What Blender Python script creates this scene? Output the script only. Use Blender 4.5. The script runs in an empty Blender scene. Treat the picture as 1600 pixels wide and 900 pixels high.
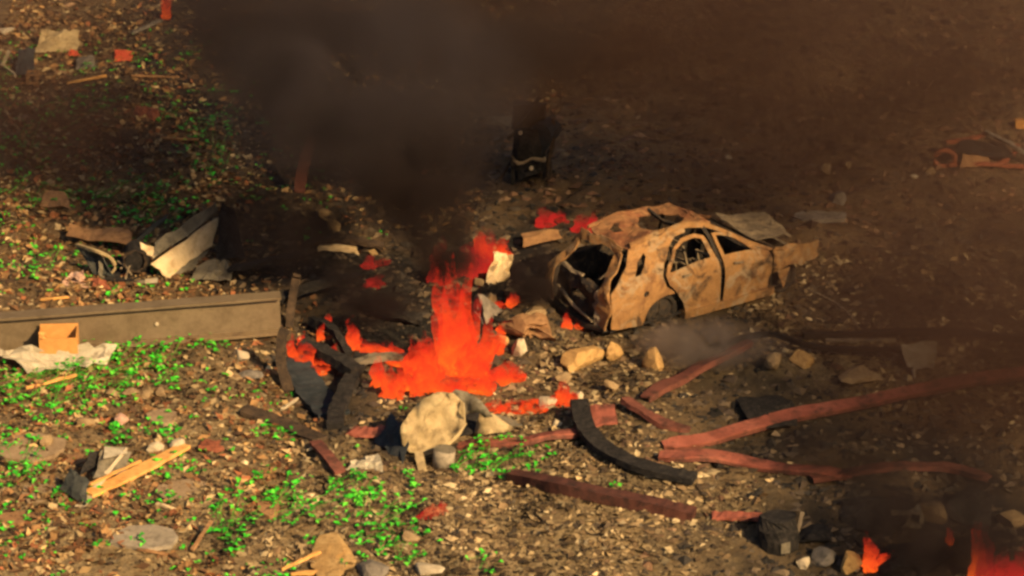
import bpy, bmesh, math, random
from mathutils import Vector, Matrix, noise
from mathutils.geometry import delaunay_2d_cdt

scene = bpy.context.scene
COL = scene.collection
R = math.radians

# ------------------------------------------------------------------ camera, sky, sun, exposure
PITCH, DIST, SCALE = R(23.0), 60.0, 88.0          # look-down angle, metres to the aim point, photo pixels per metre there
LENS = 36.0 * DIST * SCALE / 1600.0
cam_d = bpy.data.cameras.new('camera'); cam = bpy.data.objects.new('camera', cam_d); COL.objects.link(cam)
cam.location = (0, -DIST * math.cos(PITCH), DIST * math.sin(PITCH))
cam.rotation_euler = (math.pi / 2 - PITCH, 0, 0)
cam_d.lens = LENS; cam_d.sensor_width = 36.0; cam_d.clip_start = 1.0; cam_d.clip_end = 3000.0
scene.camera = cam

SUN_EL, SUN_AZ = R(34.0), R(40.0)                 # elevation; angle to the right of the camera's own bearing
sun_to = Vector((math.sin(SUN_AZ) * math.cos(SUN_EL), -math.cos(SUN_AZ) * math.cos(SUN_EL), math.sin(SUN_EL)))
world = bpy.data.worlds.new('World'); scene.world = world; world.use_nodes = True
wt = world.node_tree; wt.nodes.clear()
wo = wt.nodes.new('ShaderNodeOutputWorld'); wb = wt.nodes.new('ShaderNodeBackground'); ws = wt.nodes.new('ShaderNodeTexSky')
ws.sky_type = 'NISHITA'; ws.sun_disc = False; ws.sun_elevation = SUN_EL
ws.sun_rotation = math.atan2(sun_to.x, sun_to.y); ws.dust_density = 4.0; ws.air_density = 1.0
wb.inputs['Strength'].default_value = 0.05
wt.links.new(ws.outputs[0], wb.inputs[0]); wt.links.new(wb.outputs[0], wo.inputs[0])
sl = bpy.data.lights.new('sun', 'SUN'); so = bpy.data.objects.new('sun', sl); COL.objects.link(so)
sl.energy = 5.0; sl.angle = R(0.6); sl.color = (1.0, 0.69, 0.345)
so.rotation_euler = (-sun_to).to_track_quat('-Z', 'Y').to_euler(); so.location = sun_to * 50
scene.view_settings.view_transform = 'Standard'; scene.view_settings.look = 'None'
scene.view_settings.exposure = 0.70; scene.view_settings.gamma = 1.0
scene.render.engine = 'CYCLES'
cy = scene.cycles
cy.use_denoising = True; cy.use_adaptive_sampling = True; cy.adaptive_threshold = .03
cy.max_bounces = 6; cy.diffuse_bounces = 2; cy.glossy_bounces = 2; cy.transparent_max_bounces = 16; cy.volume_bounces = 1
cy.volume_step_rate = 1.7; cy.volume_max_steps = 96
cy.filter_width = 2.8

# ------------------------------------------------------------------ placing on the ground
FWD = Vector((0, math.cos(PITCH), -math.sin(PITCH))); UP = Vector((0, math.sin(PITCH), math.cos(PITCH)))
def ray(px, py):
    return FWD + Vector((1, 0, 0)) * ((px - 800) / 1600 * 36 / LENS) + UP * ((450 - py) / 1600 * 36 / LENS)
def flat(px, py, z=0.0):
    d = ray(px, py); c = cam.location
    return c + d * ((z - c.z) / d.z)
MOUNDS = []
for (px, py, rx, ry, h) in ((825, 500, .75, 1.3, .38), (1260, 575, 1.3, .9, .34), (1420, 570, .9, .8, .25), (700, 600, .9, .8, .14),
                            (240, 540, 1.6, 1.2, .12), (1050, 640, 1.0, 1.0, .10), (930, 830, 1.5, 1.6, .16), (110, 880, 1.6, 1.4, .18),
                            (520, 330, 1.0, 1.4, .30), (1330, 800, 1.6, 1.0, .16), (1000, 300, 1.5, 2.0, .25), (480, 620, .7, 1.0, -.25),
                            (1150, 690, 1.2, .8, -.14), (200, 230, 2.2, 3.0, .3), (1400, 250, 2.0, 2.5, .25)):
    p = flat(px, py); MOUNDS.append((p.x, p.y, rx, ry, h))
def H(x, y):
    z = 0.0
    for (mx, my, rx, ry, h) in MOUNDS:
        d = ((x - mx) / rx) ** 2 + ((y - my) / ry) ** 2
        if d < 9: z += h * math.exp(-d)
    fade = 1.0 / (1.0 + ((x * x + y * y) / 900.0) ** 2)
    z += fade * (0.22 * noise.noise(Vector((x * .23, y * .2, 3.1))) + 0.10 * noise.noise(Vector((x * .8, y * .7, 7.7)))
                 + 0.07 * noise.noise(Vector((x * 1.9, y * 1.7, 1.7))) + 0.055 * noise.noise(Vector((x * 3.9, y * 3.6, 9.7))) + 0.03 * noise.noise(Vector((x * 8.1, y * 7.5, 4.2))))
    z += (1 - fade) * 2.5 * noise.noise(Vector((x * .01, y * .01, 5.0)))
    return z
def P(px, py, h=0.0):
    """point h above the ground seen at photo pixel (px, py)"""
    z = h
    for _ in range(10):
        p = flat(px, py, z); z = 0.5 * z + 0.5 * (H(p.x, p.y) + h)
    return flat(px, py, z)

# ------------------------------------------------------------------ materials
def mat(name):
    m = bpy.data.materials.new(name); m.use_nodes = True
    nt = m.node_tree; b = nt.nodes['Principled BSDF']; b.inputs['Roughness'].default_value = .9
    b.inputs['Specular IOR Level'].default_value = .2
    return m, nt, b
def nz(nt, scale, detail=6, rough=.6, vec=None, dist=0.0):
    n = nt.nodes.new('ShaderNodeTexNoise'); n.inputs['Scale'].default_value = scale; n.inputs['Detail'].default_value = detail
    n.inputs['Roughness'].default_value = rough; n.inputs['Distortion'].default_value = dist
    if vec is not None: nt.links.new(vec, n.inputs['Vector'])
    return n.outputs['Fac']
def ramp(nt, fac, stops):
    r = nt.nodes.new('ShaderNodeValToRGB'); e = r.color_ramp.elements
    while len(e) < len(stops): e.new(.5)
    for el, (p, c) in zip(e, stops):
        el.position = p; el.color = (c[0], c[1], c[2], 1) if not isinstance(c, (int, float)) else (c, c, c, 1)
    nt.links.new(fac, r.inputs[0]); return r.outputs[0]
def mix(nt, fac, a, b, mode='MIX'):
    m = nt.nodes.new('ShaderNodeMix'); m.data_type = 'RGBA'; m.blend_type = mode
    for s, v in ((m.inputs[0], fac), (m.inputs[6], a), (m.inputs[7], b)):
        if isinstance(v, bpy.types.NodeSocket): nt.links.new(v, s)
        elif isinstance(v, (int, float)): s.default_value = v
        else: s.default_value = (v[0], v[1], v[2], 1)
    return m.outputs[2]
def bump(nt, b, h, dist=.02, strength=1.0):
    n = nt.nodes.new('ShaderNodeBump'); n.inputs['Distance'].default_value = dist; n.inputs['Strength'].default_value = strength
    nt.links.new(h, n.inputs['Height']); nt.links.new(n.outputs[0], b.inputs['Normal'])
def geo_pos(nt):
    return nt.nodes.new('ShaderNodeTexCoord').outputs['Object']
def weathered(name, cols, scale=3.0, spots=None, rough=.9, bd=.01, metal=0.0):
    """colour drifting through cols in blotches, with optional darker or paler spots"""
    m, nt, b = mat(name); v = geo_pos(nt)
    n = nz(nt, scale, 7, .65, v, .6); k = len(cols)
    c = ramp(nt, n, [(.30 + .40 * i / max(1, k - 1), cols[i]) for i in range(k)])
    if spots:
        f = ramp(nt, nz(nt, scale * 2.7, 6, .7, v), [(.50, 0.0), (.66, .85)]); c = mix(nt, f, c, spots)
    c = mix(nt, ramp(nt, nz(nt, scale * 12, 4, .7, v), [(.40, 0.0), (.80, .35)]), c, tuple(x * .45 for x in cols[0]))
    nt.links.new(c, b.inputs['Base Color']); b.inputs['Roughness'].default_value = rough; b.inputs['Metallic'].default_value = metal
    bump(nt, b, nz(nt, scale * 9, 5, .7, v), bd)
    return m
M = {}
M['burnt_paint'] = weathered('burnt_car_steel', [(.07, .038, .02), (.26, .135, .052), (.37, .225, .10), (.17, .078, .032)], 1.7, (.075, .038, .02), .85, .012)
def burnt(name, rust, brown, ash, soot, sc):
    m, nt, b = mat(name); v = geo_pos(nt)
    c = ramp(nt, nz(nt, sc, 7, .65, v, .8), [(.32, brown), (.50, rust), (.68, tuple(x * .75 for x in rust))])
    c = mix(nt, ramp(nt, nz(nt, sc * 1.3 + .4, 8, .7, v, 1.2), [(.50, 0.0), (.62, .8)]), c, ash)
    c = mix(nt, ramp(nt, nz(nt, sc * .9 + .7, 7, .68, v, 1.0), [(.52, 0.0), (.66, .92)]), c, soot)
    c = mix(nt, ramp(nt, nz(nt, sc * 14, 4, .7, v), [(.45, 0.0), (.8, .4)]), c, soot)
    nt.links.new(c, b.inputs['Base Color']); bump(nt, b, nz(nt, sc * 9, 6, .7, v), .016); return m
M['burnt_paint'] = burnt('burnt_car_steel', (.31, .165, .062), (.14, .066, .029), (.30, .225, .135), (.04, .026, .018), 1.9)
M['burnt_roof'] = weathered('burnt_roof_steel', [(.07, .036, .02), (.20, .078, .036), (.30, .155, .066), (.13, .052, .027)], 1.8, (.045, .03, .02), .9, .015)
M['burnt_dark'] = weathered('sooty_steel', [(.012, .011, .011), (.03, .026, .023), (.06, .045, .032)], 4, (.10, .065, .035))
M['ashy_steel'] = weathered('ash_grey_steel', [(.10, .08, .06), (.22, .17, .11), (.33, .25, .15)], 3.5, (.06, .045, .035))
M['char'] = weathered('charred_wood', [(.008, .008, .008), (.02, .018, .017), (.04, .034, .03)], 6, (.06, .05, .04), .95, .02)
M['char_brown'] = weathered('half_burnt_wood', [(.03, .022, .016), (.06, .04, .025), (.10, .065, .038)], 5, (.015, .013, .012))
M['beam'] = weathered('brown_painted_steel', [(.13, .095, .055), (.16, .118, .07), (.18, .135, .08)], 1.0, (.11, .08, .045), .55, .002)
M['beam_edge'] = weathered('worn_flange_steel', [(.16, .11, .06), (.21, .15, .085), (.14, .10, .06)], 2.0, (.09, .06, .04), .5, .003)
M['cardboard'] = weathered('orange_cardboard', [(.46, .21, .06), (.55, .26, .075), (.60, .30, .09)], 3, None, .8, .004)
M['white_sheet'] = weathered('dirty_white_sheet', [(.30, .26, .185), (.44, .38, .27), (.54, .47, .34)], 2.2, (.20, .16, .105), .7, .01)
M['tan_sheet'] = weathered('tan_sheet_metal', [(.28, .205, .105), (.40, .30, .155), (.47, .37, .20)], 2.4, (.19, .135, .07), .65, .012)
M['grey_sheet'] = weathered('grey_olive_sheet_metal', [(.10, .085, .06), (.17, .145, .10), (.23, .19, .13)], 2.2, (.07, .06, .045), .7, .01)
M['dark_sheet'] = weathered('dark_green_grey_sheet', [(.030, .034, .030), (.05, .052, .045), (.075, .072, .058)], 3, (.02, .02, .02), .6, .008)
M['cream'] = weathered('cream_panel', [(.58, .42, .22), (.68, .52, .30), (.74, .60, .38)], 2.0, (.46, .32, .17), .6, .006)
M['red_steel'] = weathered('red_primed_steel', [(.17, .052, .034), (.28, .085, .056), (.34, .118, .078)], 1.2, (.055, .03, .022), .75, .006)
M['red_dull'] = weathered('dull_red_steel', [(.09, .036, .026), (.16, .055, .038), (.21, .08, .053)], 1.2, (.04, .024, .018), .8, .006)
M['red_dark'] = weathered('scorched_red_steel', [(.05, .022, .016), (.08, .03, .022), (.11, .042, .028)], 2.5, (.02, .014, .012), .85, .006)
M['wood'] = weathered('raw_yellow_wood', [(.58, .28, .075), (.68, .36, .11), (.72, .40, .13)], 2.5, (.48, .22, .06), .75, .005)
M['wood_brown'] = weathered('brown_board', [(.22, .115, .05), (.30, .165, .075), (.36, .20, .09)], 3, (.14, .07, .035), .85, .006)
M['rust_scrap'] = weathered('rust_red_scrap', [(.20, .06, .03), (.32, .10, .05), (.40, .14, .07)], 4, (.10, .04, .025))
M['red_scrap'] = weathered('bright_red_scrap', [(.45, .06, .03), (.60, .09, .04), (.55, .13, .06)], 5, (.30, .05, .03))
M['stone'] = weathered('tan_stone', [(.20, .13, .065), (.31, .215, .11), (.40, .29, .155)], 3.5, (.20, .13, .07), .9, .02)
M['stone_gold'] = weathered('ochre_stone', [(.38, .22, .08), (.52, .32, .12), (.60, .40, .17)], 3.2, (.24, .13, .05), .9, .03)
M['stone_pale'] = weathered('pale_stone', [(.36, .29, .19), (.50, .41, .27), (.60, .51, .36)], 4, (.38, .30, .20), .9, .015)
M['stone_grey'] = weathered('grey_stone', [(.12, .105, .085), (.20, .17, .135), (.28, .24, .18)], 4, (.08, .07, .055), .9, .02)
M['slab'] = weathered('flat_earth_slab', [(.22, .15, .085), (.29, .205, .12), (.34, .25, .15)], 2.5, (.17, .11, .06), .95, .01)
M['concrete'] = weathered('dusty_concrete', [(.24, .20, .14), (.32, .265, .19), (.38, .32, .23)], 3, (.16, .13, .09), .9, .01)
M['pink_stone'] = weathered('pink_plaster', [(.42, .24, .16), (.58, .36, .26), (.66, .50, .40)], 5, (.30, .14, .09), .9, .015)
M['blue_black'] = weathered('blue_black_soot_and_shade', [(.014, .018, .021), (.022, .027, .031), (.034, .038, .042)], 3, (.05, .05, .05), .75, .006)
M['cable'] = weathered('black_cable', [(.010, .009, .008), (.02, .016, .013), (.03, .022, .017)], 5)

# ------------------------------------------------------------------ mesh helpers
def me(name, vs, fs, m, smooth=False):
    d = bpy.data.meshes.new(name); d.from_pydata([tuple(v) for v in vs], [], fs)
    if m is not None: d.materials.append(m)
    if smooth: d.polygons.foreach_set('use_smooth', [True] * len(d.polygons))
    d.validate(); return d
class MB:
    """collects world-space geometry; build() links it as one mesh object whose origin is at its base"""
    def __init__(s): s.v, s.f = [], []
    def add(s, vs, fs):
        o = len(s.v); s.v += [Vector(v) for v in vs]; s.f += [tuple(i + o for i in f) for f in fs]; return s
    def bar(s, a, b, w, t, upv=(0, 0, 1), w2=None, t2=None):
        a, b = Vector(a), Vector(b); d = (b - a).normalized(); sd = d.cross(Vector(upv))
        sd = sd.normalized() if sd.length > 1e-4 else Vector((1, 0, 0)); u = sd.cross(d)
        w2 = w if w2 is None else w2; t2 = t if t2 is None else t2; vs = []
        for q, ww, tt in ((a, w, t), (b, w2, t2)):
            for i, j in ((-1, -1), (1, -1), (1, 1), (-1, 1)): vs.append(q + sd * (i * ww / 2) + u * (j * tt / 2))
        return s.add(vs, [(3, 2, 1, 0), (4, 5, 6, 7), (0, 1, 5, 4), (1, 2, 6, 5), (2, 3, 7, 6), (3, 0, 4, 7)])
    def ribbon(s, pts, sect, upv=(0, 0, 1), rnd=None, jit=0.0):
        """sweep a closed cross-section [(side, up)...] along pts; sect may be a function of the fraction"""
        n = len(pts); rings = []; upv = Vector(upv)
        for i, p in enumerate(pts):
            d = (Vector(pts[min(i + 1, n - 1)]) - Vector(pts[max(i - 1, 0)])).normalized()
            sd = d.cross(upv).normalized(); u = sd.cross(d)
            sc = sect(i / (n - 1)) if callable(sect) else sect
            rings.append([Vector(p) + sd * a + u * b + (Vector((rnd.uniform(-jit, jit) for _ in range(3))) if rnd else Vector()) for a, b in sc])
        k = len(rings[0]); vs = [v for r in rings for v in r]; fs = []
        for i in range(n - 1):
            for j in range(k):
                fs.append((i * k + j, i * k + (j + 1) % k, (i + 1) * k + (j + 1) % k, (i + 1) * k + j))
        fs += [tuple(range(k))[::-1], tuple((n - 1) * k + j for j in range(k))]
        return s.add(vs, fs)
    def tube(s, pts, rad, k=8):
        def sec(t):
            r = rad(t) if callable(rad) else rad
            return [(r * math.cos(2 * math.pi * j / k), r * math.sin(2 * math.pi * j / k)) for j in range(k)]
        return s.ribbon(pts, sec)
    def build(s, name, m, parent=None, smooth=False, solid=0.0, origin=None):
        if origin is None:
            if parent is not None: origin = Vector(parent.matrix_world.translation) if parent.rotation_euler.z == 0 else Vector((0, 0, 0))
            else:
                n = len(s.v); origin = Vector((sum(v.x for v in s.v) / n, sum(v.y for v in s.v) / n, min(v.z for v in s.v)))
        d = me(name, [v - origin for v in s.v], s.f, m, smooth)
        o = bpy.data.objects.new(name, d); COL.objects.link(o)
        if parent is None: o.location = origin; o.matrix_world = Matrix.Translation(origin)
        else: o.parent = parent
        if solid:
            q = o.modifiers.new('thickness', 'SOLIDIFY'); q.thickness = solid; q.offset = -1
        return o
def tag(o, label, cat, group=None, kind='thing'):
    o['label'] = label; o['category'] = cat; o['kind'] = kind
    if group: o['group'] = group
    return o
def empty(name, loc, rz=0.0):
    o = bpy.data.objects.new(name, None); COL.objects.link(o); o.location = loc; o.rotation_euler.z = rz
    o.matrix_world = Matrix.Translation(Vector(loc)) @ Matrix.Rotation(rz, 4, 'Z'); return o
def patch(c, nu, nv, amp, seed, bulge=0.0, rag=0.0):
    """crumpled four-cornered sheet: corners (px,py,h) or Vectors in order round the sheet"""
    q = [P(*k) if not isinstance(k, Vector) else k for k in c]; r = random.Random(seed)
    n = ((q[1] - q[0]).cross(q[3] - q[0])).normalized(); vs, fs = [], []
    off = Vector((seed * 3.7, seed * 1.3, seed * .7))
    for j in range(nv + 1):
        for i in range(nu + 1):
            u, v = i / nu, j / nv
            p = q[0] * (1 - u) * (1 - v) + q[1] * u * (1 - v) + q[2] * u * v + q[3] * (1 - u) * v
            edge = i in (0, nu) or j in (0, nv)
            p = p + n * (bulge * math.sin(math.pi * u) * math.sin(math.pi * v) + amp * 1.6 * noise.noise(p * 2.2 + off) + amp * r.uniform(-.5, .5))
            if edge and rag: p = p + Vector((r.uniform(-rag, rag) for _ in range(3)))
            elif amp: p = p + (q[1] - q[0]) * (r.uniform(-.25, .25) / nu) + (q[3] - q[0]) * (r.uniform(-.25, .25) / nv)
            vs.append(p)
    w = nu + 1
    for j in range(nv):
        for i in range(nu):
            a, b, cc, d = j * w + i, j * w + i + 1, (j + 1) * w + i + 1, (j + 1) * w + i
            if (i + j + seed) % 2: fs += [(a, b, cc), (a, cc, d)]
            else: fs += [(a, b, d), (b, cc, d)]
    return vs, fs
def sheet(name, m, c, nu=5, nv=4, amp=.03, seed=1, thick=.015, parent=None, bulge=0.0, rag=.02):
    return MB().add(*patch(c, nu, nv, amp, seed, bulge, rag)).build(name, m, parent, False, thick)
_ico = {}
def ico(sub):
    if sub not in _ico:
        b = bmesh.new(); bmesh.ops.create_icosphere(b, subdivisions=sub, radius=1)
        _ico[sub] = ([v.co.copy() for v in b.verts], [tuple(v.index for v in f.verts) for f in b.faces]); b.free()
    return _ico[sub]
def lump(center, rad, seed, sub=2, rough=.3, rz=0.0, box=0.0):
    """an angular stone-like lump"""
    vs, fs = ico(sub); off = Vector((seed * 5.3, seed * 2.9, seed)); out = []; rot = Matrix.Rotation(rz, 3, 'Z'); rr = random.Random(seed)
    planes = [(Vector((rr.gauss(0, 1), rr.gauss(0, 1), rr.gauss(0, 1))).normalized(), rr.uniform(.38, .85)) for _ in range(13)]
    for v in vs:
        k = 1 + rough * (noise.noise(v * 1.3 + off) + .5 * noise.noise(v * 3.1 + off)); p = v * k
        if box: p = Vector((math.copysign(abs(p.x) ** (1 - box), p.x), math.copysign(abs(p.y) ** (1 - box), p.y), math.copysign(abs(p.z) ** (1 - box), p.z)))
        for n, d in planes:
            e = p.dot(n) - d
            if e > 0: p = p - n * e * .85
        out.append(Vector(center) + rot @ Vector((p.x * rad[0], p.y * rad[1], p.z * rad[2])))
    return out, fs
def stone(name, m, px, py, wpx, hpx, seed, label, cat, group=None, depth=.8, sink=.75, rough=.3, rz=0.0, box=0.0, sub=2):
    rx = wpx / SCALE / 2; rzv = max(.03, hpx / SCALE / 2); p = P(px, py + hpx * .25)
    o = MB().add(*lump(p + Vector((0, 0, rzv * sink)), (rx, rx * depth, rzv), seed, sub, rough, rz, box)).build(name, m)
    return tag(o, label, cat, group)
def lerp_path(pts, per=6):
    """smooth (Catmull-Rom) path through points"""
    q = [Vector(p) for p in pts]; q = [q[0] * 2 - q[1]] + q + [q[-1] * 2 - q[-2]]; out = []
    for i in range(1, len(q) - 2):
        for k in range(per):
            t = k / per; a, b, c, d = q[i - 1], q[i], q[i + 1], q[i + 2]
            out.append(.5 * ((2 * b) + (c - a) * t + (2 * a - 5 * b + 4 * c - d) * t * t + (3 * b - a - 3 * c + d) * t ** 3))
    return out + [q[-2]]
def inside(p, poly):
    x, y = p; r = False; n = len(poly)
    for i in range(n):
        x1, y1 = poly[i]; x2, y2 = poly[(i + 1) % n]
        if (y1 > y) != (y2 > y) and x < (x2 - x1) * (y - y1) / (y2 - y1) + x1: r = not r
    return r
def plate(outline, holes, fn, step=.09, seed=0):
    """flat outline with holes, filled with triangles fine enough to bend, mapped to 3D by fn(u, v)"""
    rnd = random.Random(seed); vs, es = [], []
    for lp in [outline] + list(holes):
        s0 = len(vs)
        for i in range(len(lp)):
            a, b = lp[i], lp[(i + 1) % len(lp)]; k = max(1, int(math.hypot(b[0] - a[0], b[1] - a[1]) / step))
            for t in range(k): vs.append((a[0] + (b[0] - a[0]) * t / k, a[1] + (b[1] - a[1]) * t / k))
        e = len(vs); es += [(i, i + 1 if i + 1 < e else s0) for i in range(s0, e)]
    x0, x1 = min(v[0] for v in outline), max(v[0] for v in outline); y0, y1 = min(v[1] for v in outline), max(v[1] for v in outline)
    y = y0 + step / 2
    while y < y1:
        x = x0 + step / 2
        while x < x1:
            q = (x + rnd.uniform(-.25, .25) * step, y + rnd.uniform(-.25, .25) * step)
            if inside(q, outline) and not any(inside(q, h) for h in holes) and min(math.hypot(q[0] - v[0], q[1] - v[1]) for v in vs) > step * .45: vs.append(q)
            x += step
        y += step
    r = delaunay_2d_cdt([Vector(v) for v in vs], es, [], 0, 1e-5); ov, of = r[0], r[2]; fs = []
    for f in of:
        c = ((ov[f[0]].x + ov[f[1]].x + ov[f[2]].x) / 3, (ov[f[0]].y + ov[f[1]].y + ov[f[2]].y) / 3)
        if inside(c, outline) and not any(inside(c, h) for h in holes): fs.append(tuple(f))
    return [fn(v.x, v.y) for v in ov], fs
def pxplate(outline, hfun, step=9, seed=0):
    return plate(outline, [], lambda u, v: P(u, v, max(0, hfun(u, v))), step, seed)
def arc(cx, cy, rx, ry, a0, a1, n):
    return [(cx + rx * math.cos(R(a0 + (a1 - a0) * i / n)), cy + ry * math.sin(R(a0 + (a1 - a0) * i / n))) for i in range(n + 1)]

# ------------------------------------------------------------------ the ground
def axis(lo, hi, step, far):
    a = []; x = lo
    while x <= hi: a.append(x); x += step
    g, s = [], step
    while a[-1] + sum(g) < far: s *= 1.45; g.append(s)
    out = list(a)
    for k in g: out.append(out[-1] + k)
    pre, x, s = [], a[0], step
    while x > -far: s *= 1.45; x -= s; pre.append(x)
    return pre[::-1] + out
AX, AY = axis(-12.5, 12.5, .105, 900), axis(-17, 26, .125, 900)
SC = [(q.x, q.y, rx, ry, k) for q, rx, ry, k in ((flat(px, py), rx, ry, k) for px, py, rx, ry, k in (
    (500, 420, 1.6, 4.0, 1.0), (530, 600, .8, 2.2, .9), (680, 500, 1.6, 2.8, 1.1), (590, 460, 1.6, 3.0, 1.2), (1250, 680, 2.6, 2.0, .7), (1400, 470, 3.0, 2.0, .5), (620, 300, 1.7, 5.0, .9), (840, 430, .9, 2.4, 1.3), (1040, 500, 1.6, 1.2, .75),  # patch by the car tail: scorch deepened with the car's painted shadow
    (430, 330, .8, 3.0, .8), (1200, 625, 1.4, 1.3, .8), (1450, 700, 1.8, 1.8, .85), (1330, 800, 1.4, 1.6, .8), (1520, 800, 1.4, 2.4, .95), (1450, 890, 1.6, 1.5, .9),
    (620, 690, .5, .8, .9), (1500, 420, 2.5, 3.0, .45), (350, 80, 3.0, 6.0, .8), (120, 180, 4.0, 5.0, .36), (540, 180, 2.2, 5.0, .7), (1250, 880, 2.2, 2.0, .6), (1220, 840, .6, .8, .8)))]  # small patch left of the tan panel also paints in the panel's shadow
TN = [(q.x, q.y, rx, ry, k) for q, rx, ry, k in ((flat(px, py), rx, ry, k) for px, py, rx, ry, k in (
    (90, 870, 2.6, 2.6, 1.0), (350, 800, 3.4, 3.4, .75), (700, 860, 3.0, 2.0, .6), (60, 720, 1.6, 1.6, .6), (850, 830, 3.4, 3.2, .9), (1280, 570, 2.0, 1.4, 1.1), (840, 560, 1.0, 1.5, .5), (380, 610, 1.6, 2.0, .7),
    (1150, 790, 1.4, 1.2, .5), (510, 850, .6, .9, .8), (520, 340, .7, 1.0, .5)))]
def zone(L, x, y):
    k = 0.0
    for (mx, my, rx, ry, a) in L:
        d = ((x - mx) / rx) ** 2 + ((y - my) / ry) ** 2
        if d < 8: k = max(k, a * math.exp(-d * .7))
    return k
gv, gf, gc = [], [], []
for y in AY:
    for x in AX:
        gv.append((x, y, H(x, y)))
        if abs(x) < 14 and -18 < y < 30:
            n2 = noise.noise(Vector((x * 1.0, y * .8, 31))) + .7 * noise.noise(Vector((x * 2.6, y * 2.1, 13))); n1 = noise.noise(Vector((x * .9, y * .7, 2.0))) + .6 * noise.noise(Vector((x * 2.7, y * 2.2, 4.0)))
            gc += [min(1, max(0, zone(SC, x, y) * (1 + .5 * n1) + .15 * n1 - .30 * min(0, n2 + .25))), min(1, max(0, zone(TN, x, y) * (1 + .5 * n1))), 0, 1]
        else: gc += [.35, .1, 0, 1]
w = len(AX)
for j in range(len(AY) - 1):
    for i in range(w - 1): gf.append((j * w + i, j * w + i + 1, (j + 1) * w + i + 1, (j + 1) * w + i))
m, nt, b = mat('burnt_littered_earth')
v = geo_pos(nt); at = nt.nodes.new('ShaderNodeAttribute'); at.attribute_name = 'zone'
sep = nt.nodes.new('ShaderNodeSeparateColor'); nt.links.new(at.outputs['Color'], sep.inputs[0])
base = ramp(nt, nz(nt, 1.1, 8, .7, v, .5), [(.30, (.06, .034, .017)), (.45, (.17, .10, .046)), (.56, (.28, .18, .085)), (.70, (.13, .078, .038))])
tan = ramp(nt, nz(nt, 3.3, 8, .75, v, .4), [(.30, (.17, .11, .052)), (.48, (.42, .30, .145)), (.66, (.58, .44, .23))])
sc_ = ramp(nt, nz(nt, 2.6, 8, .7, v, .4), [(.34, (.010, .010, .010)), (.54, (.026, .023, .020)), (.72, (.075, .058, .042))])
c = mix(nt, sep.outputs[1], base, tan)
c = mix(nt, ramp(nt, nz(nt, 8, 6, .75, v, .3), [(.40, 0.0), (.62, .75)]), c, mix(nt, nz(nt, 31, 3, .6, v), (.05, .032, .018), (.26, .19, .11)))
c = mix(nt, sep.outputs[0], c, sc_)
nt.links.new(c, b.inputs['Base Color']); b.inputs['Roughness'].default_value = .95
hsum = nt.nodes.new('ShaderNodeMath'); hsum.operation = 'ADD'
nt.links.new(nz(nt, 7, 9, .7, v, .3), hsum.inputs[0]); nt.links.new(nz(nt, 27, 5, .7, v), hsum.inputs[1])
bump(nt, b, hsum.outputs[0], .10, .9)
gm = me('ground', gv, gf, m, True)
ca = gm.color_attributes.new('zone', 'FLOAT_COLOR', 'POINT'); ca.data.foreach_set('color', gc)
ground = bpy.data.objects.new('ground', gm); COL.objects.link(ground); ground['kind'] = 'structure'
ground['label'] = 'scorched brown earth strewn with ash and leaf litter'

# ------------------------------------------------------------------ small litter nobody could count
def attr_mat(name, rough=.9, spec=.2, trans=0.0):
    m, nt, b = mat(name); a = nt.nodes.new('ShaderNodeAttribute'); a.attribute_name = 'tone'
    v = geo_pos(nt); c = mix(nt, nz(nt, 14, 4, .7, v), a.outputs['Color'], mix(nt, .5, a.outputs['Color'], (.02, .016, .012)), 'MIX')
    nt.links.new(c, b.inputs['Base Color']); b.inputs['Roughness'].default_value = rough; b.inputs['Specular IOR Level'].default_value = spec
    return m
class Toned:
    def __init__(s): s.v, s.f, s.c = [], [], []
    def add(s, vs, fs, col):
        o = len(s.v); s.v += vs; s.f += [tuple(i + o for i in f) for f in fs]; s.c += [col[0], col[1], col[2], 1] * len(vs)
    def build(s, name, m, smooth=False, origin=Vector()):
        d = me(name, [Vector(v) - origin for v in s.v], s.f, m, smooth); a = d.color_attributes.new('tone', 'FLOAT_COLOR', 'POINT'); a.data.foreach_set('color', s.c)
        o = bpy.data.objects.new(name, d); COL.objects.link(o); o.location = origin; return o
rd = random.Random(11)
FLAKE = attr_mat('dry_leaf_flakes'); CRUMB = attr_mat('ash_and_rubble_crumbs')
def flake(T, p, s, col, r):
    a = r.uniform(0, 6.28); n = Vector((r.gauss(0, .45), r.gauss(0, .45), 1)).normalized(); u = n.orthogonal().normalized(); u = Matrix.Rotation(a, 3, n) @ u; w_ = n.cross(u)
    e = r.uniform(.35, .8); k = r.uniform(-.25, .35)
    T.add([p - u * s, p + w_ * s * e + n * s * k, p + u * s, p - w_ * s * e + n * s * k], [(0, 1, 2), (0, 2, 3)], col)
OCT = ([(1, 0, 0), (-1, 0, 0), (0, 1, 0), (0, -1, 0), (0, 0, 1), (0, 0, -.6)], [(0, 2, 4), (2, 1, 4), (1, 3, 4), (3, 0, 4), (2, 0, 5), (1, 2, 5), (3, 1, 5), (0, 3, 5)])
def crumb(T, p, s, col, r):
    a = r.uniform(0, 6.28); ca, sa = math.cos(a), math.sin(a); vs = []
    sx, sy, sz = s * r.uniform(.6, 1.5), s * r.uniform(.6, 1.2), s * r.uniform(.15, .6)
    for x, y, z in OCT[0]:
        x, y, z = x * sx + r.uniform(-.35, .35) * s, y * sy + r.uniform(-.35, .35) * s, z * sz + r.uniform(-.2, .2) * s
        vs.append(p + Vector((x * ca - y * sa, x * sa + y * ca, z)))
    T.add(vs, OCT[1], col)
def pick(r, pal, k0=1.0):
    c = r.choice(pal); k = k0 * r.uniform(.7, 1.25); return tuple(min(.9, x * k) for x in c)
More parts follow.
